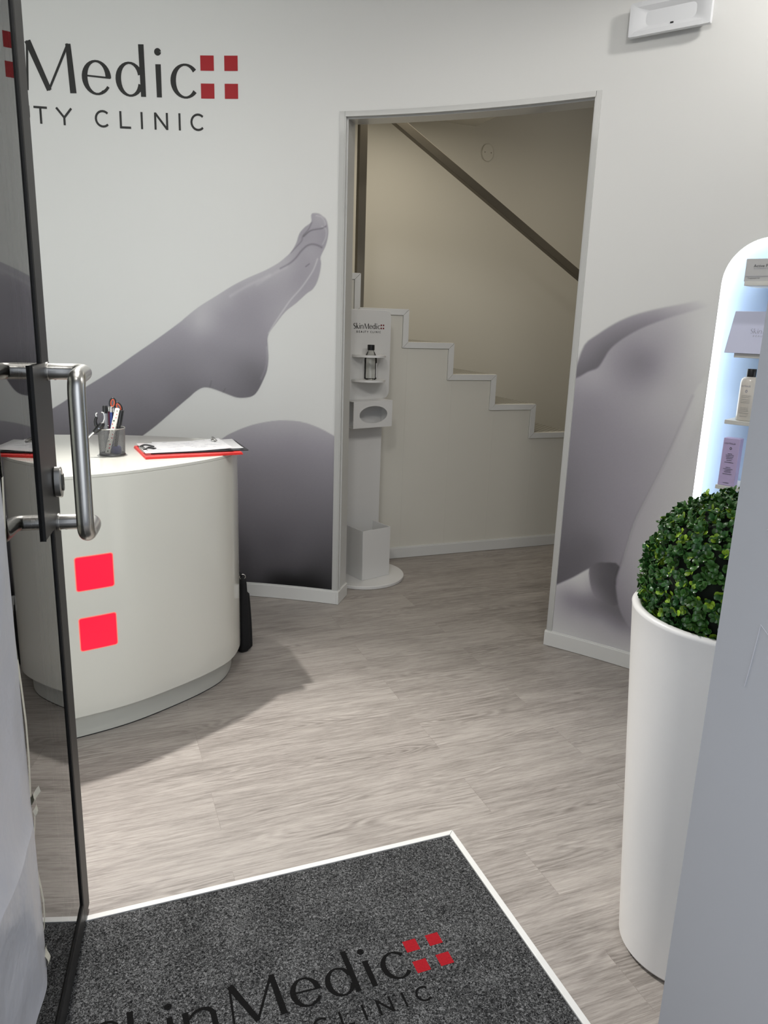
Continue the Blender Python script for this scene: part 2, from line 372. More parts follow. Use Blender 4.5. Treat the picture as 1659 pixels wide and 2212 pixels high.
FOOT_S=[(0.432,0.815,100),(0.658,0.887,104),(0.868,0.961,108),(0.988,1.036,112),(1.109,1.11,114),(1.232,1.209,118),(1.353,1.26,118),(1.223,1.017,104),(1.346,1.069,108),(1.099,0.917,104),(0.981,0.915,104),(1.478,1.403,132),(1.449,1.263,116),(1.47,1.169,108),(1.468,1.097,98),(1.528,1.474,146),(1.551,1.463,158),(1.596,1.361,126),(1.593,1.221,118),(1.64,1.175,112),(1.713,1.13,104),(1.786,1.122,98),(1.848,1.172,92),(1.813,1.252,104),(1.862,1.278,112),(1.886,1.325,122),(1.765,1.367,126),(1.671,1.501,134),(1.721,1.57,140),(1.769,1.594,134),(1.841,1.641,138),(1.816,1.506,128),(1.863,1.462,128),(1.9,1.486,134),(1.96,1.577,138),(1.96,1.688,144),(2.032,1.712,140),(2.008,1.755,150),(2.079,1.691,132),(2.056,1.646,136),(2.103,1.778,134),(2.15,1.779,138),(2.126,1.822,142),(2.079,1.821,136),(2.172,1.907,130),(2.149,1.896,138),(2.102,1.885,130),(2.171,1.96,146),(2.148,1.981,138),(2.195,1.929,136),(2.173,1.854,132),(2.151,1.714,136),(2.115,1.659,136),(2.056,1.591,140),(1.984,1.533,142),(1.649,1.579,150),(1.818,1.673,150),(1.309,1.34,128),(1.114,1.193,118)]
FOOT_L=[([(2.134,1.948),(2.118,1.916),(2.091,1.887),(2.083,1.862),(2.054,1.832),(2.029,1.807)],-22,0.0035),([(2.206,1.931),(2.185,1.921),(2.158,1.917),(2.126,1.909),(2.094,1.884)],-34,0.0035),([(2.186,1.834),(2.164,1.844),(2.137,1.848),(2.11,1.84),(2.081,1.815),(2.054,1.783),(2.021,1.756),(1.975,1.732)],-30,0.0045),([(2.165,1.78),(2.152,1.745),(2.133,1.71),(2.084,1.644),(2.03,1.586),(1.991,1.534),(1.947,1.471),(1.914,1.418)],24,0.004),([(2.124,1.757),(2.106,1.744)],-30,0.003),([(2.185,1.931),(2.206,1.917),(2.207,1.883),(2.191,1.849)],18,0.003),([(2.157,1.979),(2.184,1.972),(2.2,1.951),(2.201,1.931)],16,0.003),([(1.921,1.7),(1.866,1.674),(1.789,1.636),(1.717,1.593)],10,0.008),([(2.008,1.742),(1.931,1.7),(1.855,1.653)],8,0.008),([(1.609,1.167),(1.6,1.134)],-14,0.0025),([(1.681,1.131),(1.669,1.109)],-14,0.0025),([(1.905,1.349),(1.902,1.264),(1.873,1.188)],12,0.006)]
KNEE=[(1.665,0.872),(1.724,0.907),(1.784,0.934),(1.859,0.959),(1.971,0.98),(2.083,0.979),(2.183,0.953),(2.279,0.909),(2.372,0.861),(2.391,0.038),(1.404,-0.061),(1.387,0.209),(1.451,0.577),(1.556,0.771)]
KNEE_S=[(1.555,0.733,128),(1.498,0.476,100),(1.464,0.212,76),(1.432,0.022,60),(1.784,0.917,142),(1.959,0.962,150),(2.158,0.937,146),(1.858,0.847,132),(2.059,0.859,132),(2.235,0.822,128),(1.756,0.743,120),(1.958,0.754,122),(2.161,0.718,118),(1.958,0.604,112),(1.754,0.591,108),(2.213,0.573,104),(1.957,0.451,98),(1.751,0.411,92),(2.216,0.396,86),(1.957,0.295,80),(1.748,0.227,72),(2.218,0.241,66),(1.957,0.163,64),(1.773,0.122,62),(2.219,0.162,50),(1.851,0.101,62),(2.062,0.104,12),(1.956,0.099,20),(2.167,0.098,14),(2.246,0.086,30),(2.062,0.146,54)]
BA=[(3.442,1.282),(3.448,1.323),(3.459,1.332),(3.487,1.425),(3.539,1.47),(3.607,1.517),(3.681,1.553),(3.777,1.581),(3.885,1.604),(3.985,1.624),(3.981,1.584),(3.863,1.542),(3.749,1.498),(3.677,1.458),(3.625,1.421),(3.597,1.385),(3.577,1.345),(3.555,1.314),(3.516,1.295),(3.466,1.263)]
BA_S=[(3.479,1.335,105),(3.506,1.376,110),(3.549,1.359,98),(3.583,1.419,102),(3.559,1.457,118),(3.635,1.498,120),(3.64,1.451,104),(3.708,1.538,130),(3.712,1.51,116),(3.802,1.559,138),(3.818,1.574,150),(3.891,1.588,162),(3.978,1.607,192)]
BB=[(3.464,1.28),(3.514,1.311),(3.554,1.329),(3.575,1.362),(3.595,1.402),(3.624,1.435),(3.675,1.474),(3.748,1.514),(3.861,1.557),(3.959,1.587),(3.997,1.598),(4.042,1.529),(4.023,1.404),(3.973,1.235),(3.891,0.968),(3.832,0.799),(3.79,0.676),(3.765,0.535),(3.742,0.435),(3.68,0.456),(3.638,0.442),(3.597,0.415),(3.54,0.367),(3.464,0.313),(3.369,0.244),(3.378,0.668),(3.385,1.206),(3.401,1.265)]
BB_S=[(3.476,1.254,140),(3.555,1.3,150),(3.612,1.343,138),(3.665,1.404,132),(3.728,1.369,118),(3.769,1.352,122),(3.758,1.446,140),(3.848,1.487,155),(3.933,1.544,184),(3.989,1.527,192),(4.011,1.563,192),(3.949,1.418,180),(4.003,1.421,192),(3.862,1.376,155),(3.84,1.243,160),(3.934,1.251,170),(3.684,1.23,140),(3.547,1.178,128),(3.458,1.004,116),(3.605,1.021,126),(3.747,1.037,138),(3.864,1.051,150),(3.456,0.79,104),(3.606,0.812,120),(3.732,0.81,132),(3.812,0.823,140),(3.466,0.571,96),(3.581,0.635,110),(3.688,0.634,124),(3.766,0.691,132),(3.471,0.39,84),(3.557,0.431,88),(3.613,0.532,98),(3.679,0.523,112),(3.725,0.489,124),(3.747,0.581,130)]
BC=[(3.61,0.424),(3.621,0.354),(3.644,0.305),(3.671,0.289),(3.759,0.285),(3.75,0.462),(3.678,0.468),(3.636,0.455)]
BC_S=[(3.627,0.401,100),(3.674,0.367,84),(3.721,0.334,80),(3.647,0.316,118),(3.735,0.404,78)]
BD=[(3.993,1.293),(3.968,1.244),(3.891,0.968),(3.832,0.799),(3.79,0.676),(3.765,0.535),(3.742,0.435),(3.739,0.381),(3.763,0.282),(3.8,0.22),(3.84,0.191),(4.015,0.163),(4.123,0.398),(4.081,0.984),(4.045,1.242)]
BD_S=[(3.958,1.063,178),(3.994,1.219,190),(3.88,0.753,166),(3.825,0.533,158),(3.779,0.392,140),(3.778,0.304,128),(3.819,0.226,130),(3.939,0.764,176),(3.891,0.333,156),(4.05,1.075,192),(4.033,0.782,190),(4.047,0.377,188),(3.971,0.182,188),(3.964,0.564,180)]
BE=[(3.445,0.301),(3.541,0.375),(3.634,0.436),(3.764,0.433),(3.891,0.333),(4.016,0.152),(4.032,0.025),(3.423,0.037)]
BE_S=[(3.478,0.322,172),(3.543,0.348,176),(3.59,0.325,168),(3.492,0.291,150),(3.529,0.264,130),(3.597,0.258,118),(3.686,0.257,104),(3.752,0.252,98),(3.8,0.209,110),(3.486,0.231,150),(3.582,0.185,150),(3.47,0.157,168),(3.586,0.139,166),(3.694,0.18,148),(3.743,0.136,160),(3.808,0.132,162),(3.704,0.09,170),(3.813,0.088,172),(3.976,0.14,188),(4.01,0.04,190)]
BODY_L=[([(3.968,1.244),(3.891,0.968),(3.832,0.799),(3.79,0.676),(3.765,0.535),(3.742,0.435),(3.739,0.381)],-16,0.006)]

# ================================================================ SETTING
HC = 3.0                       # ceiling height
S_LO, S_LI, S_RI, S_RO = 2.268, 2.294, 3.437, 3.461     # doorway: left outer/inner, right inner/outer
Z_IN, Z_OUT = 2.411, 2.433
N0, N1, NZ0, NZ1, NR = 4.019, 4.64, .55, 1.845, .165     # niche
S_END = 5.66
ident = lambda x, y, z: (x, y, z)
bm = NB(); box(bm, -3.0, 5.2, .35, 6.2, -.08, 0); link('floor', bm, M_FLOOR, kind='structure')
bm = NB(); box(bm, -6, 7, -6, .35, -.12, -.02); M_PAVE = mat('outside_paving', (.32, .32, .33), .8, noise=.12, nscale=6); link('floor_outside', bm, M_PAVE, kind='structure')
bm = NB(); box(bm, -3.0, 3.4, .35, 4.62, HC, HC+.1)
link('ceiling', bm, M_CEIL, kind='structure')

def niche_top(s):
    if s <= N0+NR: return NZ1-NR+math.sqrt(max(0, NR**2-(N0+NR-s)**2))
    if s >= N1-NR: return NZ1-NR+math.sqrt(max(0, NR**2-(s-N1+NR)**2))
    return NZ1
def cols():
    a = [N0+NR*(1-math.cos(PI/2*i/14)) for i in range(15)]
    b = [N1-NR+NR*math.sin(PI/2*i/14) for i in range(15)]
    return a+[N0+NR+(N1-N0-2*NR)*i/10 for i in range(1, 10)]+b
bm = NB()
slab(bm, -1.45, S_LI, 0, HC, 0, .145)
slab(bm, S_LI, S_RI, Z_OUT-.01, HC, 0, .145)
slab(bm, S_RI, N0, 0, HC, 0, .145)
slab(bm, N1, S_END, 0, HC, 0, .145)
slab(bm, N0, N1, 0, NZ0, 0, .145)
C_ = cols()
for a, b in zip(C_, C_[1:]):
    za, zb = niche_top(a), niche_top(b)
    slab(bm, a, b, lambda s, a=a, b=b, za=za, zb=zb: za+(zb-za)*(s-a)/(b-a), HC, 0, .145, 1)
wall_back = link('wall_back', bm, M_WALL, kind='structure')
# niche lining: back panel
ND = .09
bm = NB(); slab(bm, N0-.02, N1+.02, NZ0-.02, NZ1+.02, ND, .14); link('back_panel', bm, M_NICHE, wall_back)
# LED line around the inside of the arch
bm = NB()
slab(bm, N0, N0+.003, NZ0, NZ1-NR, .002, ND, .01); slab(bm, N1-.003, N1, NZ0, NZ1-NR, .002, ND, .01)
for a, b in zip(C_, C_[1:]):
    za, zb = niche_top(a), niche_top(b); f = lambda s, a=a, b=b, za=za, zb=zb: za+(zb-za)*(s-a)/(b-a)
    slab(bm, a, b, lambda s, f=f: f(s)-.003, f, .002, ND, 1)
link('led_strip', bm, M_LED, wall_back)
# side, front walls
bm = NB(); box(bm, -3.0, -2.35, .8, 4.4, 0, HC); link('wall_left', bm, M_WALL, kind='structure')
bm = NB(); box(bm, .87, 3.2, .35, .803, 0, HC); link('wall_front_right', bm, M_PIER, kind='structure')
bm = NB(); box(bm, -2.6, -2.35, .35, .80, 0, HC); box(bm, -2.35, -.33, .35, .80, 0, .30); box(bm, -2.35, -.33, .35, .80, 2.60, HC); box(bm, -.33, -.27, .35, .80, 0, HC); link('wall_front_left', bm, M_PIER, kind='structure')
bm = NB(); box(bm, -.27, .87, .35, .80, 2.62, HC); link('wall_front_above', bm, M_PIER, kind='structure')
M_FRAMEW = mat('added_window_steel', (.05, .05, .048), .42, metal=.2, noise=.05)
win = bpy.data.objects.new('added_window_1', None); COL.objects.link(win); win.location = (-1.34, .56, .3); win['kind'] = 'structure'  # unseen window, added so low frontal light reaches the back wall
bm = NB(); box(bm, -2.35, -2.30, .54, .58, .3, 2.6); box(bm, -.38, -.33, .54, .58, .3, 2.6); box(bm, -2.30, -.38, .54, .58, .3, .35); box(bm, -2.30, -.38, .54, .58, 2.55, 2.6); link('added_window_frame', bm, M_FRAMEW, win)
bm = NB(); box(bm, -2.30, -.38, .556, .564, .35, 2.55); link('added_window_glass', bm, M_GLASS, win)
# thin repair scratches on the pier reveal
M_SCR = mat('paint_ridge', (.47, .47, .49), .6, noise=.05)
bm = NB()
def reveal(y, z): return (.8695, y, z)
for pts in ([(.73, 1.10), (.735, 1.045), (.74, 1.0)], [(.73, 1.10), (.70, 1.08), (.67, 1.055), (.64, 1.04)], [(.745, 1.235), (.74, 1.24), (.733, 1.234)]):
    tube(bm, [reveal(*p) for p in pts], .0007, 5, 4)
link('paint_mark', bm, M_SCR, bpy.data.objects['wall_front_right'])

# doorway casing (white aluminium)
bm = NB()
slab(bm, S_LO, S_LI-.002, .0, Z_OUT, -.005, 0, .01); slab(bm, S_LI-.002, S_LI+.004, 0, Z_IN+.004, -.002, .147, .01)
slab(bm, S_RI+.002, S_RO, .0, Z_OUT, -.005, 0, .01); slab(bm, S_RI-.004, S_RI+.002, 0, Z_IN+.004, -.002, .147, .01)
slab(bm, S_LI, S_RI, Z_IN, Z_OUT, -.005, 0); slab(bm, S_LI, S_RI, Z_IN, Z_IN+.012, .001, .147)
slab(bm, S_LI+.004, S_LI+.010, 0, Z_IN, .02, .026, .01); slab(bm, S_LI, S_RI, Z_IN-.006, Z_IN, .02, .026)
trim = link('trim_1', bm, M_ALU, kind='structure')
# baseboards
def bboard(s0, s1, r=-.013, h=.076):
    bm = NB(); slab(bm, s0, s1, .002, h-.006, r, 0); slab(bm, s0, s1, h-.006, h, r+.004, 0)
    return bm
bm = bboard(-1.45, 2.292)
q = [P(2.292, 0, 0), P(2.292, .145, 0)]
slab(bm, 2.2925, 2.306, .002, .072, -.013, .148, .01); slab(bm, 2.2925, 2.302, .072, .076, -.010, .148, .01)
link('baseboard_left', bm, M_TRIM, kind='structure')
link('baseboard_right', bboard(3.428, S_END), M_TRIM, kind='structure')

# ---------------- hallway
YS = 4.339
bm = NB(); box(bm, -.2, 5.0, 5.4, 5.5, 0, 3.8); link('wall_hall_back', bm, M_HALLWALL, kind='structure')
bm = NB(); box(bm, 4.9, 5.0, 2.0, 5.4, 0, 3.8); link('wall_hall_right', bm, M_HALLWALL, kind='structure')
bm = NB(); box(bm, 2.95, 5.0, 1.95, 2.05, 0, 3.0); link('wall_hall_near', bm, M_HALLWALL, kind='structure')
bm = NB(); box(bm, .15, .25, 4.30, 5.45, 0, 3.0); link('wall_hall_left', bm, M_HALLWALL, kind='structure')
bm = NB(); prism(bm, [(.15, 5.4), (.15, 4.33)]+[tuple(P(1.1+i*.12, .147, 0)[:2]) for i in range(16)]+[(2.77, P(2.78, .147, 0)[1]), (2.77, 5.4)], 2.895, 3.02)
link('ceiling_hall', bm, mat('hall_ceiling_paint', (.70, .68, .62), .7, noise=.01), kind='structure')
bm = NB(); box(bm, 2.6, 5.0, 1.95, 5.5, 3.7, 3.8); box(bm, 2.65, 2.77, 2.3, 5.4, 3.02, 3.7); link('ceiling_stairwell', bm, M_HALLWALL, kind='structure')

stair = thing('staircase', (3.0, YS, 0), 'white boarded staircase with stepped edge trim seen through the doorway', 'staircase')
X0, Z0, DX, DZ = 1.844, 1.57, .3145, .1925
steps = [(X0+DX*k, Z0-DZ*k) for k in range(-3, 8)]        # nosing x, tread height
prof = [(steps[0][0]-DX, 0), (steps[0][0]-DX, steps[0][1])]
for x, z in steps: prof += [(x, z), (x, z-DZ if z-DZ > 0 else 0)]
bm = NB()
for x, z in steps: box(bm, x-DX+.0002, x-.0002, YS, YS+.03, 0, z)
link('side_panel', bm, mat('stair_side_paint', (.71, .69, .62), .5, noise=.01, nscale=3), stair)
TW = .036
for x, z in steps:
    bm = NB(); fn = lambda u, v, w: (u, YS-w, v)
    prism(bm, [(x-DX-TW+.0014, z-TW), (x-DX+.0014, z-.001), (x-.0014, z-.001), (x-TW-.0014, z-TW)], 0, .010, fn)
    link('trim_board', bm, M_TRIM, stair)
    if z-DZ > 0:
        bm = NB(); prism(bm, [(x-TW, z-TW-.0005), (x, z-.0025), (x, z-DZ+.0005), (x-TW, z-DZ-TW+.0005)], 0, .010, fn)
        link('trim_board', bm, M_TRIM, stair)
for x, z in steps:
    bm = NB(); box(bm, x-DX, x+.0, YS+.031, 5.39, z-.03, z-.002); link('tread', bm, M_TREAD, stair)
    bm = NB(); box(bm, x-.02, x-.002, YS+.031, 5.39, max(0, z-DZ), z-.03); link('riser', bm, M_HALLWALL, stair)
bm = NB(); box(bm, .3, 4.6, YS-.013, YS-.001, .002, .068); box(bm, .3, 4.6, YS-.009, YS-.001, .068, .075); link('baseboard_hall', bm, M_TRIM, kind='structure')
# handrail
hr = thing('handrail', (1.545, 4.40, 1.57), 'brushed steel square handrail sloping down above the stairs with upright post', 'handrail')
bm = NB(); sl = -.5876; z_at = lambda x: 2.602+sl*(x-1.714)
prism(bm, [(1.2, z_at(1.2)), (3.9, z_at(3.9)), (3.9, z_at(3.9)+.056), (1.2, z_at(1.2)+.056)], -.022, .022, lambda u, v, w: (u, 4.40+w, v))
bevel(link('rail', bm, M_RAIL, hr), .002)
bm = NB(); box(bm, 1.521, 1.568, 4.378, 4.422, 1.572, 2.89); bevel(link('post', bm, M_RAIL, hr), .002)
# round wall plate
M_GAP = mat('dark_joint', (.10, .095, .08), .8, noise=.05)
bm = NB()
for x, z in steps:
    fn = lambda u, v, w: (u, YS-w, v)
    prism(bm, [(x-DX-TW, z-TW-.0012), (x-DX-TW, z-TW+.001), (x-TW, z-TW+.001), (x-TW, z-TW-.0012)], 0, .0006, fn)
    if z-DZ > 0: prism(bm, [(x-TW-.0012, z-TW), (x-TW+.001, z-TW), (x-TW+.001, z-DZ-TW), (x-TW-.0012, z-DZ-TW)], 0, .0006, fn)
    for q in ((x-DX, x-DX-TW), (x, x-TW)): prism(bm, [(q[1]-.0016, z-TW), (q[1]+.0016, z-TW), (q[0]+.0012, z-.002), (q[0]-.0016, z-.002)], 0, .0006, fn)
link('trim_joint', bm, M_GAP, stair)
wp = thing('round_wall_plate', (2.876, 5.398, 2.68), 'small round white blanking plate with two screws high on the stairwell wall', 'wall plate')
bm = NB(); prism(bm, [(2.876+.047*math.cos(a*PI/18), 2.728+.060*math.sin(a*PI/18)) for a in range(36)], 5.386, 5.3995, lambda u, v, w: (u, w, v)); bevel(link('plate', bm, M_HALLWALL, wp), .003)
for dx in (-.026, .026):
    bm = NB(); prism(bm, [(2.876+dx+.004*math.cos(a*PI/6), 2.728+.004*math.sin(a*PI/6)) for a in range(12)], 5.384, 5.387, lambda u, v, w: (u, w, v)); link('screw', bm, M_RAIL, wp)

# ================================================================ WALL PRINTS
def poly_sdf(px, py, poly):
    d = np.full(px.shape, 1e9); ins = np.zeros(px.shape, bool); n = len(poly)
    for i in range(n):
        ax, ay = poly[i][:2]; bx, by = poly[(i+1) % n][:2]
        ex, ey = bx-ax, by-ay; wx, wy = px-ax, py-ay
        t = np.clip((wx*ex+wy*ey)/(ex*ex+ey*ey+1e-12), 0, 1)
        d = np.minimum(d, (wx-ex*t)**2+(wy-ey*t)**2)
        c = (ay > py) != (by > py)
        with np.errstate(divide='ignore', invalid='ignore'):
            xx = ax+(py-ay)*(bx-ax)/(by-ay if by != ay else 1e-12)
        ins ^= c & (px < xx)
    return np.where(ins, -1, 1)*np.sqrt(d)
def line_d(px, py, pts):
    pts = catmull([(p[0], p[1], 0) for p in pts], 5); d = np.full(px.shape, 1e9)
    for a, b in zip(pts, pts[1:]):
        ex, ey = b[0]-a[0], b[1]-a[1]; wx, wy = px-a[0], py-a[1]
        t = np.clip((wx*ex+wy*ey)/(ex*ex+ey*ey+1e-12), 0, 1); d = np.minimum(d, (wx-ex*t)**2+(wy-ey*t)**2)
    return np.sqrt(d)
def idw(px, py, S):
    S = np.array(S, float); n = len(S); q = S[:, :2]
    ph = lambda r2: .5*r2*np.log(r2+1e-9)
    K = ph(((q[:, None]-q[None])**2).sum(-1))+np.eye(n)*.0015
    A = np.zeros((n+3, n+3)); A[:n, :n] = K; A[:n, n] = 1; A[:n, n+1:] = q; A[n, :n] = 1; A[n+1:, :n] = q.T
    w = np.linalg.solve(A, np.concatenate([S[:, 2], np.zeros(3)]))
    o = w[n]+w[n+1]*px+w[n+2]*py
    for k in range(n): o = o+w[k]*ph((px-q[k, 0])**2+(py-q[k, 1])**2)
    return np.clip(o, S[:, 2].min()-3, S[:, 2].max()+3)
WG = 192.0
def tolin(g): g = np.clip(g, 0, 255)/255; return np.where(g <= .04045, g/12.92, ((g+.055)/1.055)**2.4)
def print_on_wall(name, layers, lines, s0, s1, z0, z1, step, label, cat, lift=.0012, local=130.):
    ss = np.arange(s0, s1+step/2, step); zz = np.arange(z0, z1+step/2, step)
    X, Y = np.meshgrid(ss, zz, indexing='ij'); g = np.full(X.shape, WG); cov = np.zeros(X.shape)
    for poly, S, soft in layers:
        poly = [(p.x, p.y) for p in catmull([(q[0], q[1], 0) for q in poly], 3, True)]
        a = np.clip(.5-poly_sdf(X, Y, poly)/soft, 0, 1); a = a*a*(3-2*a)
        g = g*(1-a)+idw(X, Y, S)*a; cov = np.maximum(cov, a)
    for pts, dg, w in lines:
        g = g+dg*np.exp(-(line_d(X, Y, pts)/w)**2)*cov
    fine = rng.normal(0, 1, X.shape); g = g+fine*.5*cov
    ratio = np.minimum(1, tolin(g)/tolin(np.array(WG))*(1+.10*np.clip((WG-g)/40, 0, 1)*cov))
    # printed skin is a cool violet grey
    k = np.clip((WG-g)/60, 0, 1)*cov
    col = np.stack([ratio*WALL_C[0]*(1+0*k), ratio*WALL_C[1]*(1-.055*k), ratio*WALL_C[2]*(1+.085*k)], -1)
    keep = np.zeros((len(ss)-1, len(zz)-1), bool)
    for di in (0, 1):
        for dj in (0, 1): keep |= cov[di:len(ss)-1+di, dj:len(zz)-1+dj] > .01
    idx = -np.ones(X.shape, int); used = np.zeros(X.shape, bool)
    I, J = np.nonzero(keep)
    for di in (0, 1):
        for dj in (0, 1): used[I+di, J+dj] = True
    idx[used] = np.arange(used.sum())
    th = PI/2-X[used]/RW
    co = np.stack([CX+(RW-lift)*np.cos(th), CY+(RW-lift)*np.sin(th), Y[used]], -1)
    faces = np.stack([idx[I, J], idx[I+1, J], idx[I+1, J+1], idx[I, J+1]], -1)
    me = bpy.data.meshes.new(name); me.from_pydata(co.tolist(), [], faces.tolist())
    at = me.color_attributes.new('col', 'FLOAT_COLOR', 'POINT')
    c4 = np.ones((len(co), 4), np.float32); c4[:, :3] = col[used]; at.data.foreach_set('color', c4.ravel())
    me.update()
    return tag(link(name, me, M_PRINT), label, cat)
print_on_wall('wall_print', [(FOOT, FOOT_S, .006)], FOOT_L, .38, S_LO-.0015, .4, 2.01, .0042,
              'grey photo print of a raised bare foot on the curved white wall', 'wall print')
print_on_wall('wall_print', [(KNEE, KNEE_S, .006)], [], 1.2, S_LO-.0015, .078, 1.1, .005,
              'dark grey photo print of a rounded knee beside the reception desk', 'wall print')
print_on_wall('wall_print', [(BE, BE_S, .02), (BA, BA_S, .012), (BB, BB_S, .012), (BC, BC_S, .008), (BD, BD_S, .012)], BODY_L, S_RO+.0015, N0-.003, .078, 1.80, .005,
              'grey photo print of a bent human back right of the doorway', 'wall print')

# wall logo
KW = .2085
def wallfn(u, v, lift): return P(.782+u*KW, -.0014-lift, 2.493+v*KW)
logo = thing('wall_logo', tuple(P(1.3, -.002, 2.35)), 'large black clinic lettering with four red squares high on the curved wall', 'sign')
def dens(g):   # subdivide long strokes
    o = {}
    for k, ss_ in g.items():
        o[k] = []
        for st in ss_:
            r = []
            for a, b in zip(st, st[1:]):
                n = max(1, int(math.hypot(b[0]-a[0], b[1]-a[1])/.12))
                r += [tuple(a[j]+(b[j]-a[j])*i/n for j in range(3)) for i in range(n)]
            o[k].append(r+[tuple(st[-1])])
    return o
G_, T_ = dens(GLYPH), dens(TAG)
letters(G_, wallfn, M_INK, logo)
letters(T_, wallfn, M_INK, logo, -.676)
for u, v in SQUARES:
    bm = NB(); square(bm, u, v, wallfn); link('red_square', bm, M_INKRED, logo, recalc=False)

# ================================================================ EMERGENCY LAMP
el = thing('emergency_light', tuple(P(3.69, -.03, 2.575)), 'white rectangular emergency light with clear recessed cover high on the wall', 'light')
def rr(u0, u1, v0, v1, r, n=4):
    o = []
    for cx, cy, a0 in ((u1-r, v0+r, -90), (u1-r, v1-r, 0), (u0+r, v1-r, 90), (u0+r, v0+r, 180)):
        o += [(cx+r*math.cos(math.radians(a0+90*i/n)), cy+r*math.sin(math.radians(a0+90*i/n))) for i in range(n+1)]
    return o
LF = lambda u, v, w: P(u, -w, v)
e0, e1, f0, f1 = 3.556, 3.868, 2.592, 2.712
bm = NB(); prism(bm, rr(e0+.03, e1-.012, f0+.022, f1-.012, .006), 0, .031, LF); bevel(link('base', bm, M_LAMPB, el), .003)
# reflector ring: outer frame with trough
def loft(bm, rings, closed_end=True):
    R = [[bm.verts.new(p) for p in r] for r in rings]; n = len(R[0])
    for a, b in zip(R, R[1:]):
        for i in range(n): bm.faces.new((a[i], a[(i+1) % n], b[(i+1) % n], b[i]))
    if closed_end: bm.faces.new(R[-1])
bm = NB()
def ring(u0, u1, v0, v1, r, w): return [LF(u, v, w) for u, v in rr(u0, u1, v0, v1, r)]
loft(bm, [ring(e0, e1, f0, f1, .006, .030), ring(e0, e1, f0, f1, .006, .0305), ring(e0+.002, e1-.002, f0+.002, f1-.002, .006, .045), ring(e0+.022, e1-.022, f0+.018, f1-.018, .006, .046),
          ring(e0+.055, e1-.055, f0+.032, f1-.030, .02, .034), ring(e0+.082, e1-.082, f0+.052, f1-.045, .006, .026)])
autosm(link('reflector', bm, M_LAMPB, el), 25)
bm = NB(); box(bm, 0, 1, 0, 1, 0, 1, lambda a, b, c: P(3.716+a*.012, -.039-.003*c, 2.619+b*.005)); link('indicator', bm, M_BLACK, el)
for u in (e0+.03, e1-.045):
    for v in (f0+.001, f1-.012):
        bm = NB(); box(bm, 0, 1, 0, 1, 0, 1, lambda a, b, c: P(u+a*.016, -.044-.003*c, v+b*.011)); link('clip', bm, M_LAMPB, el)

# ================================================================ NICHE SHELVES AND PRODUCTS
NP, NT_, NN_ = Vector((2.307, 2.363, 0)), Vector((.469, -.883, 0)), Vector((.883, .469, 0))
def nf(u, off, z): return NP+NT_*u+NN_*off+Vector((0, 0, z))
shelf_z = [.915, 1.171, 1.423, 1.683]
shelf_l = ['fourth narrow white shelf from the top of the lit niche, under the purple box', 'narrow white shelf in the lit niche under the cream bottle',
           'narrow white shelf in the lit niche under the leaning lavender box', 'topmost narrow white shelf in the lit niche, under the grey box']
for z, lb in zip(shelf_z, shelf_l):
    bm = NB(); box(bm, .105, .50, -.07, ND, z-.016, z, lambda a, b, c: nf(a, b, c))
    s_ = bevel(link('niche_shelf', bm, M_SHELF), .0015); tag(s_, lb, 'shelf', 'shelves in the lit niche')
def prod(name, u0, u1, o0, o1, z0, z1, m, label, cat, tilt=0, skew=0):
    t = thing(name, tuple(nf((u0+u1)/2, (o0+o1)/2, z0)), label, cat)
    def f(u, o, z):
        h = z-z0; return nf(u, o+tilt*h+0, z)
    bm = NB(); box(bm, u0, u1, o0, o1, z0, z1, f); bevel(link('carton', bm, m, t), .001, 1)
    return t, f
M_BX1 = mat('grey_carton', (.50, .50, .50), .45, noise=.01); M_BX2 = mat('lavender_box', (.50, .52, .66), .4, noise=.01); M_BX3 = mat('purple_carton', (.50, .42, .66), .5, noise=.02)
M_TXT = mat('grey_print_ink', (.06, .06, .07), .5, noise=.02); M_TXT2 = mat('silver_print_ink', (.26, .26, .33), .35, noise=.02)
t1, f = prod('product_box', .100, .33, -.062, .02, 1.683, 1.763, M_BX1, 'grey product box lettered Active Formula on the top niche shelf', 'box')
TF = lambda u0, z0, k=1.: (lambda x, y: f_(u0+x*k, z0+y))
f_ = lambda u, z: nf(u, -.0632, z)
small_text('Active Formula', .0145, TF(.128, 1.733), 'lettering', M_TXT, t1); small_text('for a professional treatment', .006, TF(.129, 1.7265), 'lettering', M_TXT2, t1)
small_text('Treatment kit', .0075, TF(.112, 1.692), 'lettering', M_TXT, t1)
bm = NB(); box(bm, .104, .328, -.0632, -.062, 1.7005, 1.7015, lambda a, b, c: nf(a, b, c)); link('stripe', bm, M_TXT2, t1)
t2, f = prod('product_box', .072, .30, -.083, -.043, 1.4235, 1.578, M_BX2, 'flat lavender gift box leaning back on the second niche shelf', 'box', tilt=.45)
f_ = lambda u, z: nf(u, -.0836+.45*(z-1.4235), z)
KB = .0172
def t2fn(u, v, l): return f_(.145+2.6*KB+u*KB, 1.497+v*KB)
letters(GLYPH, t2fn, M_TXT2, t2)
letters(TAG, t2fn, M_TXT2, t2, -.70)
for u, v in SQUARES:
    bm = NB(); square(bm, u, v, t2fn); link('printed_square', bm, M_TXT2, t2, recalc=False)
t3, f = prod('product_box', .111, .172, -.064, -.02, .9155, 1.101, M_BX3, 'tall purple cosmetics carton on the lowest visible niche shelf', 'box')
def lines_on(t, f_, uc, rows, m):
    bm = NB()
    for z, w in rows:
        prism(bm, [(uc-w/2, z), (uc+w/2, z), (uc+w/2, z+.0022), (uc-w/2, z+.0022)], 0, .0004, lambda u, v, e: f_(u, v))
    link('small_print', bm, m, t)['kind'] = 'stuff'
f_ = lambda u, z: nf(u, -.0652, z)
small_text('LIGHTEALES', .0088, TF(.1165, 1.078, .85), 'lettering', M_TXT, t3)
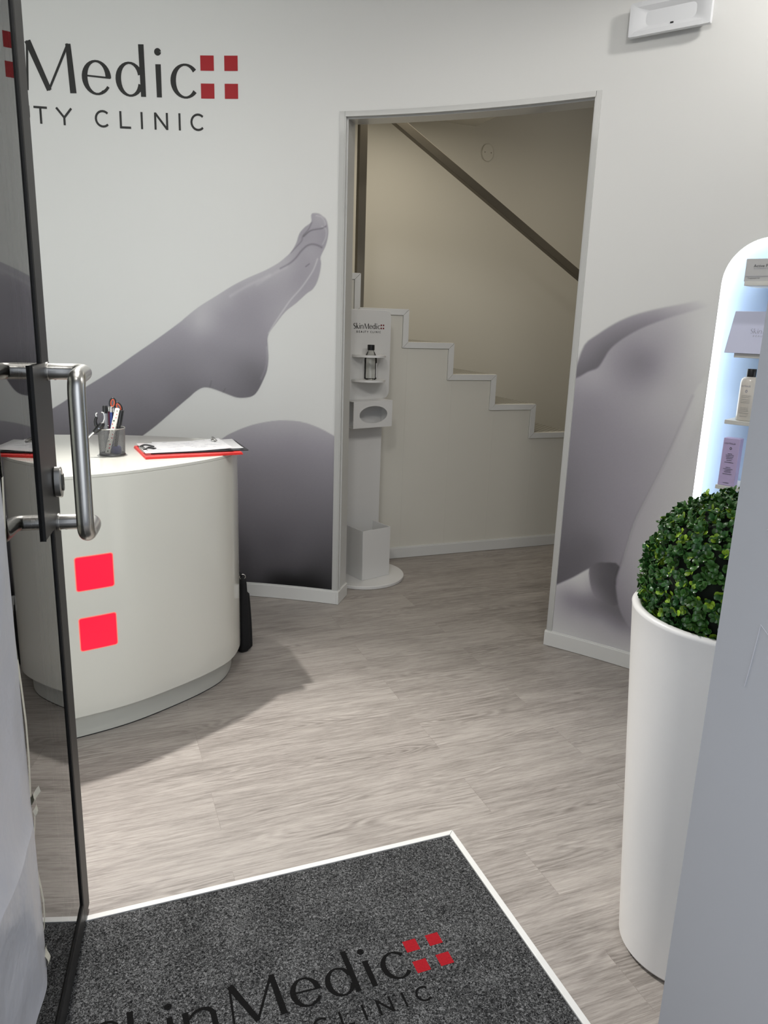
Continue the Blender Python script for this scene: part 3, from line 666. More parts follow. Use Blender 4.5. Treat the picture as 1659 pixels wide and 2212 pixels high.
def ringmark(t, uc, z, m, f_):
    bm = NB(); n = 20
    a = [bm.verts.new(f_(uc+.0042*math.cos(2*PI*i/n), z+.0052*math.sin(2*PI*i/n))) for i in range(n)]
    b = [bm.verts.new(f_(uc+.0024*math.cos(2*PI*i/n), z+.0030*math.sin(2*PI*i/n))) for i in range(n)]
    for i in range(n): bm.faces.new((a[i], a[(i+1) % n], b[(i+1) % n], b[i]))
    link('emblem', bm, m, t, recalc=False)
ringmark(t3, .1415, 1.062, M_TXT, f_)
lines_on(t3, f_, .1415, [(1.040, .016), (1.034, .030), (1.028, .028), (1.022, .024), (1.014, .020), (1.006, .034), (.986, .018), (.980, .036), (.974, .024), (.968, .026), (.960, .034), (.925, .022)], M_TXT2)
# cream bottle
bt = thing('cream_bottle', tuple(nf(.165, -.03, 1.171)), 'cream cosmetics bottle with black cap on the third niche shelf', 'bottle')
bc = nf(.166, -.028, 1.1712)
bm = NB(); lathe(bm, [(.030, 0), (.0335, .003), (.0335, .145), (.031, .157), (.024, .164), (.017, .166)], bc, 40); link('body', bm, mat('cream_bottle_plastic', (.70, .66, .60), .35, noise=.01, coat=.3), bt, smooth=True)
bm = NB(); lathe(bm, [(.0160, .1665), (.0165, .168), (.0165, .194), (.0155, .1955)], bc, 32); autosm(link('cap', bm, M_BLACK, bt))
na = math.atan2(-NN_.y, -NN_.x)
def bf(u, z): a = na-(-(u-.166))/.0337; a = na+(u-.166)/.0337; return Vector((bc.x+.0339*math.cos(a), bc.y+.0339*math.sin(a), z))
f_ = bf
small_text('LIGHTEALES', .0085, TF(.1395, 1.300, .85), 'lettering', M_TXT2, bt); ringmark(bt, .166, 1.284, M_TXT2, bf)
bm = NB()
for z, w in [(1.266, .036), (1.260, .034), (1.252, .036), (1.246, .034), (1.240, .032), (1.220, .028), (1.214, .030), (1.208, .034), (1.20, .036), (1.188, .026)]:
    for i in range(8):
        u0 = .166-w/2+w*i/8; prism(bm, [(u0, z), (u0+w/8, z), (u0+w/8, z+.0018), (u0, z+.0018)], 0, .0002, lambda u, v, e: bf(u, v))
link('small_print', bm, M_SHELF, bt)['kind'] = 'stuff'

# ================================================================ RECEPTION DESK
half = [(.577, 3.165), (.558, 3.055), (.500, 2.935), (.400, 2.842), (.255, 2.752), (.090, 2.672), (-.095, 2.622), (-.35, 2.578), (-.60, 2.565)]
back = [(-.60, 3.60), (-.30, 3.585), (-.10, 3.552), (.13, 3.505), (.33, 3.425), (.49, 3.335), (.555, 3.26)]
lf = [(-1.2-x, y) for x, y in half[:-1]]; lb_ = [(-1.2-x, y) for x, y in back[1:]]
outline = half+lf[::-1]+lb_[::-1]+back
OUT = [(p.x, p.y) for p in catmull([(x, y, 0) for x, y in outline], 8, True)]
def inset(poly, d):
    o = []; n = len(poly)
    for i in range(n):
        a = Vector(poly[(i-1) % n]); b = Vector(poly[(i+1) % n]); t = (b-a).normalized(); nrm = Vector((t.y, -t.x))
        o.append((poly[i][0]+nrm.x*d, poly[i][1]+nrm.y*d))
    return o
test = inset(OUT, .04); cx_ = sum((p[0]+.6)**2+(p[1]-3.08)**2 for p in test) < sum((p[0]+.6)**2+(p[1]-3.08)**2 for p in OUT)
INS = test if cx_ else inset(OUT, -.04)
ZD = .972
desk = thing('reception_desk', (-.6, 3.08, 0), 'glossy white curved reception desk with glowing red squares left of the doorway', 'desk')
bm = NB(); prism(bm, OUT, .102, ZD-.012); autosm(link('body', bm, M_DESK, desk), 50)
bm = NB(); prism(bm, OUT, ZD-.0118, ZD); o = autosm(link('desk_top', bm, M_DESK, desk), 50); b_ = o.modifiers.new('b', 'BEVEL'); b_.width = .0015; b_.segments = 2; b_.limit_method = 'ANGLE'; b_.angle_limit = 1
bm = NB(); prism(bm, INS, .004, .1018); autosm(link('plinth', bm, M_PLINTH, desk), 50)
bm = NB(); prism(bm, [(x*.999-.0006, y*.9995+.0015) for x, y in INS], 0.0, .004); link('plinth_gap', bm, M_BLACK, desk)
FR = sorted([p for p in OUT if p[1] < 2.95 and -1.3 < p[0] < .5], key=lambda p: p[0])
fx = [p[0] for p in FR]; fy = [p[1] for p in FR]
def front(x, d=0):
    y = np.interp(x, fx, fy); y2 = np.interp(x+.01, fx, fy); t = Vector((.01, y2-y)).normalized(); return (x+t.y*d, y-t.x*d)
def dpatch(bm, x0, x1, z0, z1, d, r=.008):
    pts = rr(x0, x1, z0, z1, r, 4); n = 10
    # columns across the patch, top and bottom from the rounded outline
    xs = [x0]+[x0+r*(1-math.cos(PI/2*i/4)) for i in range(1, 5)]+[x0+r+(x1-x0-2*r)*i/n for i in range(1, n)]+[x1-r+r*math.sin(PI/2*i/4) for i in range(0, 5)]
    col = []
    for x in xs:
        e = max(0, x0+r-x, x-x1+r); k = r-math.sqrt(max(0, r*r-e*e))
        a, b = front(x, d); col.append((bm.verts.new((a, b, z0+k+1e-5)), bm.verts.new((a, b, z1-k))))
    for a, b in zip(col, col[1:]): bm.faces.new((a[0], b[0], b[1], a[1]))
for x0 in (-.069, -.293):
    for z0 in (.572, .352):
        bm = NB(); dpatch(bm, x0-.003, x0+.122, z0-.003, z0+.121, .0008, .009); rim = link('lit_panel_rim', bm, M_REDRIM, desk)
        bm = NB(); dpatch(bm, x0, x0+.119, z0, z0+.118, .0016, .007); link('lit_panel', bm, M_RED_LIT, rim)

# ---------------- on the desk: clipboards
def flat(name, quad, z, h, m, parent=None, bev=.0008):
    bm = NB(); prism(bm, quad, z, z+h); o = link(name, bm, m, parent)
    return o
M_REDB = mat('red_clipboard_plastic', (.62, .035, .03), .4, noise=.08, nscale=60); M_BLKB = mat('black_clipboard_plastic', (.02, .02, .022), .45, noise=.05)
rc = thing('clipboard', (.36, 3.03, ZD), 'red clipboard with metal clip, lowest of the stack on the reception desk', 'clipboard', )
# red board: left edge (clip end) to right edge
def Q(c, ax, w, h):      # centre, angle, half width, half height
    ca, sa = math.cos(ax), math.sin(ax); return [(c[0]+u*ca-v*sa, c[1]+u*sa+v*ca) for u, v in ((-w, -h), (w, -h), (w, h), (-w, h))]
AR = math.radians(5.5)
flat('board', Q((.362, 3.035), AR, .185, .135), ZD+.0005, .0035, M_REDB, rc)
flat('board_edge', Q((.362, 3.035), AR, .183, .133), ZD+.004, .005, M_REDB, rc)
def clip(parent, c, a, z, m1, wide=.055):
    ca, sa = math.cos(a), math.sin(a); f = lambda u, v, w: (c[0]+u*ca-v*sa, c[1]+u*sa+v*ca, z+w)
    bm = NB(); prism(bm, [(-.012, 0), (.012, 0), (.010, .008), (.002, .013), (-.010, .012)], -wide, wide, lambda u, v, w: f(u, w, v)); o = bevel(link('clip', bm, m1, parent), .001)
    for k in (-.04, .04):
        bm = NB(); tube(bm, [f(-.008, k, .011), f(.01, k*.9, .018), f(.034, k*.75, .013), f(.040, k*.5, .011)], .0035, 8, 4)
        link('clip_lever', bm, M_BLACK, o, smooth=True)
clip(rc, (.196, 3.02), AR, ZD+.009, M_STEEL)
bc2 = thing('clipboard', (.39, 3.05, ZD+.01), 'black clipboard between the red clipboard and the white form, its corner past the desk edge', 'clipboard')
flat('board', Q((.397, 3.072), math.radians(2), .186, .126), ZD+.0102, .003, M_BLKB, bc2)
ca_ = thing('paper_form', (.36, 3.06, ZD+.014), 'white handwritten forms on top of the clipboards on the reception desk', 'paper')
def paper(parent, quad, z, lift, m=M_PAPER, name='sheet'):
    bm = NB(); n = 14; g = []
    A, B, C2, D2 = [Vector((*q, 0)) for q in quad]
    for i in range(n+1):
        r = []
        for j in range(n+1):
            u, v = i/n, j/n; p = A*(1-u)*(1-v)+B*u*(1-v)+C2*u*v+D2*(1-u)*v
            r.append(bm.verts.new((p.x, p.y, z+lift*(u-.4)**2*2.2*(u > .4)+.0012*math.sin(3*u+4*v))))
        g.append(r)
    for i in range(n):
        for j in range(n): bm.faces.new((g[i][j], g[i+1][j], g[i+1][j+1], g[i][j+1]))
    bmesh.ops.solidify(bm, geom=bm.faces[:], thickness=.0012)
    return link(name, bm, m, parent, smooth=True)
paper(ca_, Q((.405, 3.085), math.radians(1), .165, .118), ZD+.0152, .003)
p2 = paper(ca_, Q((.350, 3.045), math.radians(4), .166, .124), ZD+.0185, .010)
M_PEN = mat('faint_pencil_marks', (.50, .50, .54), .6, noise=.05)
bm = NB(); random.seed(3)
ca, sa = math.cos(math.radians(4)), math.sin(math.radians(4))
for k in range(46):
    u = random.uniform(-.13, .13); v = random.uniform(-.09, .09); L_ = random.uniform(.008, .03); uu = (u+.163)/.326
    z = ZD+.0212+.010*(uu-.4)**2*2.2*(uu > .4)+.0012
    pts = [(.350+(u+L_*t)*ca-(v+.003*math.sin(t*9))*sa, 3.045+(u+L_*t)*sa+(v+.003*math.sin(t*9))*ca, z) for t in (0, .33, .66, 1)]
    tube(bm, pts, .0004, 4)
link('handwriting', bm, M_PEN, ca_)['kind'] = 'stuff'
bm = NB()
box(bm, .470, .492, 3.115, 3.155, ZD+.024, ZD+.028); box(bm, .476, .484, 3.10, 3.17, ZD+.028, ZD+.036)
bevel(link('clip', bm, M_STEEL, bc2), .001)

# ---------------- pen cup and contents
CC = Vector((.080, 3.012, ZD))
cup = thing('pen_cup', tuple(CC), 'round silver wire mesh pen cup on the reception desk', 'pen cup')
RB, RT, HCUP = .0535, .058, .128
bm = NB(); nu, nv = 56, 22
vv = [[bm.verts.new((CC.x+(RB+(RT-RB)*j/nv)*math.cos(2*PI*(i+.5*(j % 2))/nu), CC.y+(RB+(RT-RB)*j/nv)*math.sin(2*PI*(i+.5*(j % 2))/nu), ZD+.004+(HCUP-.006)*j/nv)) for i in range(nu)] for j in range(nv+1)]
for j in range(nv):
    for i in range(nu):
        a, b = vv[j][i], vv[j][(i+1) % nu]
        if j % 2 == 0: c, d = vv[j+1][i], vv[j+1][(i-1) % nu]; bm.faces.new((a, b, c)); bm.faces.new((a, c, d))
        else: c, d = vv[j+1][i], vv[j+1][(i+1) % nu]; bm.faces.new((a, b, d)); bm.faces.new((a, d, c))
M_MESH = mat('silver_wire_mesh', (.20, .20, .20), .35, metal=.7, noise=.05)
o = link('mesh_wall', bm, M_MESH, cup); w = o.modifiers.new('w', 'WIREFRAME'); w.thickness = .0011; w.use_replace = True
bm = NB(); tube(bm, [(CC.x+RT*math.cos(a*PI/20), CC.y+RT*math.sin(a*PI/20), ZD+HCUP) for a in range(41)], .0028, 8, cap=False); link('rim', bm, M_STEEL, cup, smooth=True)
bm = NB(); lathe(bm, [(RB+.002, 0), (RB+.003, .004), (RB+.001, .009), (RB-.003, .009), (RB-.003, .003)], CC, 48); autosm(link('base', bm, mat('dark_cup_base', (.10, .10, .10), .35, metal=.7, noise=.05), cup))
def pen(label, p0, p1, r, m, capm=None, capf=.3, cat='pen', name='pen'):
    p0, p1 = Vector(p0)+CC, Vector(p1)+CC; t = thing(name, tuple(p0), label, cat)
    k = p0.lerp(p1, 1-capf) if capm else p1
    bm = NB(); tube(bm, [p0, p0.lerp(p1, .04), k], lambda s: r*(.5 if s == 0 else 1), 12); autosm(link('barrel', bm, m, t))
    if capm:
        bm = NB(); tube(bm, [k, p0.lerp(p1, .98), p1], lambda s: r*(1.12 if s < 1 else .8), 12); autosm(link('cap', bm, capm, t))
        bm = NB(); d = Vector((r*1.35, -r*.4, 0)); tube(bm, [k+d, p1+d*.9], r*.22, 6); link('pocket_clip', bm, M_STEEL if capm != M_BLACK else M_BLACK, t)
    return t
M_GREY = mat('grey_translucent_plastic', (.30, .31, .33), .25, noise=.05); M_BLUE = mat('blue_pen_plastic', (.035, .06, .22), .25, noise=.05); M_MAR = mat('maroon_pen_plastic', (.09, .008, .03), .3, noise=.05)
pen('clear grey marker pen with black cap in the pen cup, left of the blue pens', (-.022, -.005, .008), (-.022, .006, .232), .0085, M_GREY, M_BLACK, .16)
pen('dark maroon pen beside the blue pen in the pen cup', (-.006, .012, .008), (-.004, .012, .226), .005, M_MAR, M_STEEL, .1)
pen('blue ballpoint pen with silver tip in the pen cup', (-.002, -.01, .008), (.005, .0, .228), .0065, M_BLUE, M_STEEL, .12)
pen('black marker pen leaning right in the pen cup', (.008, -.012, .008), (.047, -.016, .212), .0075, M_BLACK, M_BLACK, .35)
# floral stick
M_FLOW = mat('white_floral_sleeve', (.72, .71, .66), .4, noise=.02)
fl = thing('patterned_pen', tuple(CC+Vector((0, -.02, .01))), 'white pen with red cherry pattern leaning in the pen cup', 'pen')
a, b = CC+Vector((-.022, -.034, .012)), CC+Vector((.032, -.012, .222)); dirp = (b-a).normalized(); sd = Vector((1, -.35, 0)); sd = (sd-dirp*sd.dot(dirp)).normalized(); up_ = dirp.cross(sd)
bm = NB(); fnf = lambda u, v, w: a+dirp*v+sd*u+up_*w
prism(bm, rr(-.0105, .0105, 0, (b-a).length, .008, 4), -.004, .004, fnf); bevel(link('sleeve', bm, M_FLOW, fl), .001)
M_CH = mat('cherry_red_print', (.55, .03, .06), .5, noise=.03); M_CG = mat('dark_green_print', (.04, .07, .04), .5, noise=.03)
bm = NB(); bg_ = NB(); random.seed(5)
for k in range(13):
    v = .012+.016*k; u = random.uniform(-.006, .006); r_ = random.uniform(.0022, .004)
    for sgn in (1, -1):
        prism(bm if k % 3 else bg_, [(u+r_*math.cos(i*PI/4), v+r_*math.sin(i*PI/4)) for i in range(8)], sgn*.0041, sgn*.0045, fnf)
link('cherry_print', bm, M_CH, fl)['kind'] = 'stuff'; link('leaf_print', bg_, M_CG, fl)['kind'] = 'stuff'
# scissors
scs = thing('scissors', tuple(CC+Vector((.01, .01, .01))), 'scissors with black and orange handles standing in the pen cup', 'scissors')
M_OR = mat('orange_handle_insert', (.62, .10, .04), .4, noise=.04)
for (c0, tx, rot) in (((.012, 0, .245), .0, 8), ((.036, .002, .225), .02, -22)):
    c = CC+Vector(c0); ra = math.radians(rot)
    def loop(rx, rz, n=26): return [c+Vector((rx*math.cos(2*PI*i/n)*math.cos(ra)+rz*math.sin(2*PI*i/n)*math.sin(-ra)*-1, 0, -rx*math.cos(2*PI*i/n)*math.sin(ra)+rz*math.sin(2*PI*i/n)*math.cos(ra))) for i in range(n+1)]
    bm = NB(); tube(bm, loop(.0115, .0215), .0042, 10, cap=False); tube(bm, [c+Vector((-.004 if rot > 0 else -.010, 0, -.02)), CC+Vector((.006, 0, .16))], lambda s: .0065-.002*s, 10)
    hd = link('handle', bm, M_BLACK, scs, smooth=True)
    bm = NB(); tube(bm, loop(.0078, .0172), .0036, 10, cap=False); link('handle_insert', bm, M_OR, hd, smooth=True)
bm = NB(); prism(bm, [(-.006, .02), (.002, .02), (.012, .165), (-.002, .165)], -.001, .001, lambda u, v, w: CC+Vector((u, w, v))); link('blade', bm, M_STEEL, scs)
# blue tape roll / eraser at the bottom of the cup
bm = NB(); lathe(bm, [(.018, .006), (.021, .012), (.021, .036), (.017, .042)], CC+Vector((.018, -.008, 0)), 24)
tag(link('cup_eraser', bm, mat('blue_eraser_rubber', (.05, .055, .25), .6, noise=.05), smooth=True), 'small blue round eraser at the bottom of the pen cup', 'eraser')
# chrome curling tool
tl = thing('lever_tool', tuple(CC+Vector((-.10, -.005, 0))), 'black and chrome lever tool propped against the left of the pen cup', 'tool')
J = CC+Vector((-.052, -.040, .134))
bm = NB(); tube(bm, [CC+Vector((-.118, -.04, .004)), CC+Vector((-.112, -.04, .052)), CC+Vector((-.095, -.04, .092)), J], .0058, 10, 6); link('chrome_arm', bm, M_CHROME, tl, smooth=True)
bm = NB(); tube(bm, [J+Vector((-.02, 0, -.02)), J, J+Vector((.012, 0, .014)), J+Vector((.016, 0, .024))], lambda s: .0095+.004*math.sin(PI*s), 12, 3)
tube(bm, [J+Vector((-.008, .0, .008)), J+Vector((-.012, 0, .03)), J+Vector((-.006, 0, .052))], lambda s: .0085-.003*s, 12, 3); link('grip', bm, M_BLACK, tl, smooth=True)
bm = NB(); tube(bm, [J+Vector((-.006, 0, .05)), J+Vector((-.008, 0, .066)), J+Vector((-.001, 0, .070))], .0035, 8, 3); tube(bm, [J+Vector((.012, -.006, .012)), J+Vector((.026, -.006, .045)), J+Vector((.024, -.006, .07)), J+Vector((.014, -.006, .074))], .003, 8, 3); link('chrome_tip', bm, M_CHROME, tl, smooth=True)
bm = NB(); lathe(bm, [(.0035, -.0005), (.0035, .0012)], (0, 0, 0), 14)
for v in bm.verts: v.co = J+Vector((v.co.x, -.0145-v.co.z, v.co.y))
link('rivet', bm, M_CHROME, tl)

# the cup and what stands in it are a little smaller than drawn above
KX, KZ = .85, .80
def shrink(o):
    for c in o.children: shrink(c)
    if o.type == 'MESH':
        for v in o.data.vertices: v.co = Vector((CC.x+(v.co.x-CC.x)*KX, CC.y+(v.co.y-CC.y)*KX, CC.z+(v.co.z-CC.z)*KZ))
for o in list(COL.objects):
    if o.parent is None and o.name.split('.')[0] in ('pen_cup', 'pen', 'patterned_pen', 'scissors', 'lever_tool', 'cup_eraser'): shrink(o)

# ================================================================ BAG
bag = thing('handbag', (.56, 3.40, 0), 'black fabric bag standing on the floor behind the reception desk', 'bag')
def soft_bag(bm, c, ang, L_, T, H, folds=3):
    ca, sa = math.cos(ang), math.sin(ang); nz, na_ = 16, 40; rings = []
    for j in range(nz+1):
        v = j/nz; th = T*(1-.50*v**1.3)*(1-.10*(v < .05)); ll = L_*(1-.06*v); r = []
        for i in range(na_):
            a = 2*PI*i/na_; e = .55
            u = abs(math.cos(a))**e*math.copysign(1, math.cos(a))*ll; w = abs(math.sin(a))**e*math.copysign(1, math.sin(a))*th
            w += .004*math.sin(7*u/L_+3*v)*math.copysign(1, w); rr_ = 1 if v > .06 else .90+.10*v/.06
            r.append(bm.verts.new((c[0]+(u*ca-w*sa)*rr_+0, c[1]+(u*sa+w*ca)*rr_, H*v+.002)))
        rings.append(r)
    for a, b in zip(rings, rings[1:]):
        for i in range(na_): bm.faces.new((a[i], a[(i+1) % na_], b[(i+1) % na_], b[i]))
    bm.faces.new(rings[0][::-1]); bm.faces.new(rings[-1])
BA0 = math.radians(-70)
bm = NB(); soft_bag(bm, (.560, 3.342), BA0, .165, .034, .350); link('body', bm, M_BLACKFAB, bag, smooth=True)
bm = NB(); soft_bag(bm, (.588, 3.352), BA0, .145, .022, .27); link('front_pocket', bm, M_BLACKFAB, bag, smooth=True)
ex = Vector((.560+.135*math.cos(BA0), 3.347+.135*math.sin(BA0), .348))
bm = NB(); tube(bm, [ex+Vector((0, 0, .012))+Vector((.013*math.cos(a*PI/9), 0, .013*math.sin(a*PI/9))) for a in range(19)], .0025, 8, cap=False); link('ring', bm, M_STEEL, bag, smooth=True)
bm = NB(); tube(bm, [ex+Vector((-.004, 0, .02)), ex+Vector((-.05, .07, .05)), ex+Vector((-.085, .18, .05)), ex+Vector((-.095, .25, -.005))], .008, 8, 6); link('strap', bm, M_BLACKFAB, bag, smooth=True)

# ================================================================ DISPENSER STAND
SU, SN = Vector((math.cos(.3), math.sin(.3), 0)), Vector((math.sin(.3), -math.cos(.3), 0)); SF = Vector((1.438, 3.926, 0))
def sf(u, d, z): return SF+SU*u-SN*d+Vector((0, 0, z))
sc_ = Vector((1.49, 4.066, 0))
st = thing('dispenser_stand', tuple(sc_), 'white hand hygiene stand with lettered panel on a round base inside the doorway', 'stand')
bm = NB(); lathe(bm, [(.247, 0), (.25, .003), (.25, .017), (.247, .020)], sc_, 72); autosm(link('base', bm, M_BASEW, st))
bm = NB(); prism(bm, [(-.044, .0202), (.246, .0202), (.246, 1.06), (-.044, 1.06)], .170, .182, lambda u, v, w: sf(u, w, v)); bevel(link('column', bm, M_BASEW, st), .0015)
bm = NB(); top = rr(-.084, .286, 1.055, 1.556, .045, 8); prism(bm, top, .162, .1698, lambda u, v, w: sf(u, w, v)); bevel(link('panel', bm, M_BASEW, st), .0015)
KS = .0297
def sfn(u, v, l): return sf(.016+2.6*KS+u*KS, .1612, 1.4505+v*KS)
letters(GLYPH, sfn, M_INK, st, 0, 1.3)
letters(TAG, sfn, M_INK, st, -.72, 1.5)
for u, v in SQUARES:
    bm = NB(); square(bm, u, v, sfn); link('red_square', bm, mat('dark_red_print', lin((110, 16, 26)), .5, noise=.02) if 'dark_red_print' not in bpy.data.materials else bpy.data.materials['dark_red_print'], st, recalc=False)
# bottle holder plates
for z, hole in ((1.297, True), (1.172, False)):
    bm = NB(); n = 28; c0 = (.115, .161); R1 = .105; ri = .0385
    o1 = [(c0[0]+R1*math.cos(PI+PI*i/n), c0[1]+.118*math.sin(PI+PI*i/n)) for i in range(n+1)]
    if hole:
        hc = (.103, .108); i1 = [(hc[0]+ri*math.cos(PI+PI*i/n), hc[1]+ri*math.sin(PI+PI*i/n)) for i in range(n+1)]
        i2 = [(hc[0]+ri*math.cos(PI-PI*i/n), hc[1]+ri*math.sin(PI-PI*i/n)) for i in range(n+1)]
        for k in range(n):
            prism(bm, [o1[k], o1[k+1], i1[k+1], i1[k]], z, z+.012, lambda u, v, w: sf(u, v, w))
            bk = [(o1[0][0]+2*R1*k/n, .161), (o1[0][0]+2*R1*(k+1)/n, .161)]
            prism(bm, [i2[k], i2[k+1], bk[1], bk[0]], z, z+.012, lambda u, v, w: sf(u, v, w))
        bmesh.ops.remove_doubles(bm, verts=bm.verts[:], dist=1e-5)
    else: prism(bm, o1, z-.012, z, lambda u, v, w: sf(u, v, w))
    link('bottle_holder', bm, M_BASEW, st)
# tissue box holder: bent sheet with oval opening
tb = NB(); n = 48; ou = rr(-.036, .241, .905, 1.056, .0015, 11)[:n]; el_ = []
def rect_pt(a):
    cu, cv, hu, hv = .1025, .9805, .1385, .0755; c, s = math.cos(a), math.sin(a); k = min(hu/abs(c) if abs(c) > 1e-6 else 9, hv/abs(s) if abs(s) > 1e-6 else 9); return (cu+c*k, cv+s*k)
n = 96; angs = sorted([2*PI*i/n for i in range(n)]+[math.atan2(sy*.0755, sx*.1385) % (2*PI) for sx in (1, -1) for sy in (1, -1)])
A1 = [rect_pt(a) for a in angs]; A2 = [(.106+.100*math.cos(a), .978+.049*math.sin(a)) for a in angs]; m_ = len(angs)
for d0, d1 in ((.070, .073),):
    rings = [[tb.verts.new(sf(u, d, v)) for u, v in pp] for pp, d in ((A1, d0), (A2, d0), (A2, d1), (A1, d1))]
    for q0, q1 in ((0, 1), (1, 2), (2, 3), (3, 0)):
        for i in range(m_): tb.faces.new((rings[q0][i], rings[q0][(i+1) % m_], rings[q1][(i+1) % m_], rings[q1][i]))
sbox = lambda b_, u0, u1, d0, d1, z0, z1: box(b_, u0, u1, d0, d1, z0, z1, lambda a, b, c: sf(a, b, c))
sbox(tb, -.036, .241, .073, .169, 1.053, 1.056); sbox(tb, -.036, .241, .073, .169, .905, .908); sbox(tb, .238, .241, .073, .169, .908, 1.053)
link('tissue_holder', tb, M_BASEW, st)
bm = NB(); sbox(bm, 0, .202, 0, .003, .0205, .319); sbox(bm, 0, .003, .003, .169, .0205, .319); sbox(bm, .199, .202, .003, .169, .0205, .319); sbox(bm, .003, .199, .003, .169, .0205, .024)
bevel(link('waste_bin', bm, M_BASEW, st), .0006, 1)
# sanitiser bottle
sb = thing('sanitiser_bottle', tuple(sf(.103, .108, 1.172)), 'clear sanitiser bottle with black cap held by the white stand', 'bottle')
bcn = sf(.103, .108, 1.1735)
bm = NB(); lathe(bm, [(.030, 0), (.0355, .004), (.0355, .112), (.033, .126), (.022, .150), (.0155, .160), (.0155, .164)], bcn, 40); autosm(link('bottle_body', bm, M_BOTTLE, sb))
bm = NB(); lathe(bm, [(.0195, .162), (.020, .164), (.020, .190), (.0185, .192)], bcn, 32); autosm(link('cap', bm, M_BLACK, sb))
bm = NB(); n = 12
aa = [math.atan2(SN.y, SN.x)+.35+i*.06 for i in range(n+1)]
lo_ = [bm.verts.new((bcn.x+.0361*math.cos(a), bcn.y+.0361*math.sin(a), bcn.z+.012)) for a in aa]; hi_ = [bm.verts.new((bcn.x+.0361*math.cos(a), bcn.y+.0361*math.sin(a), bcn.z+.092)) for a in aa]
for i in range(n): bm.faces.new((lo_[i], lo_[i+1], hi_[i+1], hi_[i]))
link('bottle_label', bm, M_PAPER, sb, recalc=False)

# ================================================================ ENTRANCE MAT
mt = thing('entrance_mat', (.38, 1.25, 0), 'charcoal carpet entrance mat with white metal edging and clinic lettering', 'mat')
MX0, MX1, MY0, MY1, TWM = -.255, .957, .62, 1.757, .017
bm = NB(); prism(bm, [(MX0, MY1), (MX1, MY1), (MX1-TWM, MY1-TWM), (MX0, MY1-TWM)], .0005, .0075); bevel(link('edging', bm, M_TRIM, mt), .001)
bm = NB(); prism(bm, [(MX1, MY1-.0012), (MX1, MY0), (MX1-TWM, MY0), (MX1-TWM, MY1-TWM-.0012)], .0005, .0075); bevel(link('edging', bm, M_TRIM, mt), .001)
bm = NB(); box(bm, MX0, MX1-TWM-.003, MY0, MY1-TWM-.003, .0005, .0058); link('carpet', bm, M_CARPET, mt)
bm = NB(); box(bm, MX0, MX1-TWM, MY0, MY1-TWM, .0003, .0025); link('carpet_gap', bm, M_BLACK, mt)
KM = .1115
M_MINK = mat('black_carpet_inlay', (.006, .006, .006), .95, spec=.1, noise=.3, nscale=300, bump=.5); M_MRED = mat('red_carpet_inlay', (.30, .012, .018), .95, spec=.1, noise=.25, nscale=300, bump=.5)
def mfn(u, v, l): return (.216+u*KM, 1.316+v*KM, .0061+l*3)
letters(GLYPH, mfn, M_MINK, mt)
letters(TAG, mfn, M_MINK, mt, -.676)
for u, v in SQUARES:
    bm = NB(); square(bm, u, v, mfn); link('red_square', bm, M_MRED, mt, recalc=False)

# ================================================================ GLASS DOOR
DP = Vector((-.071, 1.794, 0)); DD = Vector((.1468, .9892, 0)); DN = Vector((DD.y, -DD.x, 0)); DL = 1.0; DH = 2.36
def df(s, e, z): return DP+DD*s+DN*e+Vector((0, 0, z))
dbox = lambda b_, s0, s1, e0, e1, z0, z1: box(b_, s0, s1, e0, e1, z0, z1, lambda a, b, c: df(a, b, c))
door = bpy.data.objects.new('door_1', None); COL.objects.link(door); door.location = df(-DL, 0, 0); door['kind'] = 'structure'
FWD = .070; DB = .012
bm = NB(); dbox(bm, -FWD, 0, -.022, 0, DB, DH); bevel(link('stile', bm, M_FRAME, door), .0015)
bm = NB(); dbox(bm, -DL, -DL+FWD, -.022, 0, DB, DH); bevel(link('stile', bm, M_FRAME, door), .0015)
bm = NB(); dbox(bm, -DL+FWD, -FWD, -.022, 0, DB, DB+.055); bevel(link('rail', bm, M_FRAME, door), .0015)
bm = NB(); dbox(bm, -DL+FWD, -FWD, -.022, 0, DH-FWD, DH); bevel(link('rail', bm, M_FRAME, door), .0015)
g0, g1, h0, h1 = -DL+FWD, -FWD, DB+.055, DH-FWD
bm = NB()
for e0, e1 in ((-.0045, -.0008), (-.0205, -.0125)):
    dbox(bm, g1-.007, g1, e0, e1, h0, h1); dbox(bm, g0, g0+.007, e0, e1, h0, h1); dbox(bm, g0, g1, e0, e1, h0, h0+.007); dbox(bm, g0, g1, e0, e1, h1-.007, h1)
link('gasket', bm, M_GASKET, door)
bm = NB(); dbox(bm, g0, g1, -.0125, -.0045, h0, h1); link('glass_pane', bm, M_GLASS, door)
bm = NB(); dbox(bm, -.165, -.003, -.0044, .0015, 1.040, 1.392); lock = bevel(link('lock_case', bm, M_FRAME, door), .001)
bm = NB(); dbox(bm, -.1665, -.1648, -.0044, .0015, 1.038, 1.393); link('lock_case_edge', bm, M_GASKET, lock)
bm = NB(); prism(bm, [(-.045+.017*math.cos(a*PI/16), 1.137+.034*math.sin(a*PI/16)) for a in range(32)], .0015, .018, lambda u, v, w: df(u, w, v)); kc = bevel(link('key_escutcheon', bm, M_STEEL, lock), .003)
bm = NB(); prism(bm, rr(-.053, -.037, 1.118, 1.156, .0075, 5), .0178, .021, lambda u, v, w: df(u, w, v)); link('key_cylinder', bm, mat('dark_cylinder_metal', (.10, .10, .09), .35, metal=.9, noise=.05), kc)
bm = NB(); prism(bm, [(-.046, 1.13), (-.044, 1.13), (-.044, 1.15), (-.046, 1.15)], .0208, .0214, lambda u, v, w: df(u, w, v)); link('keyhole', bm, M_GASKET, kc)
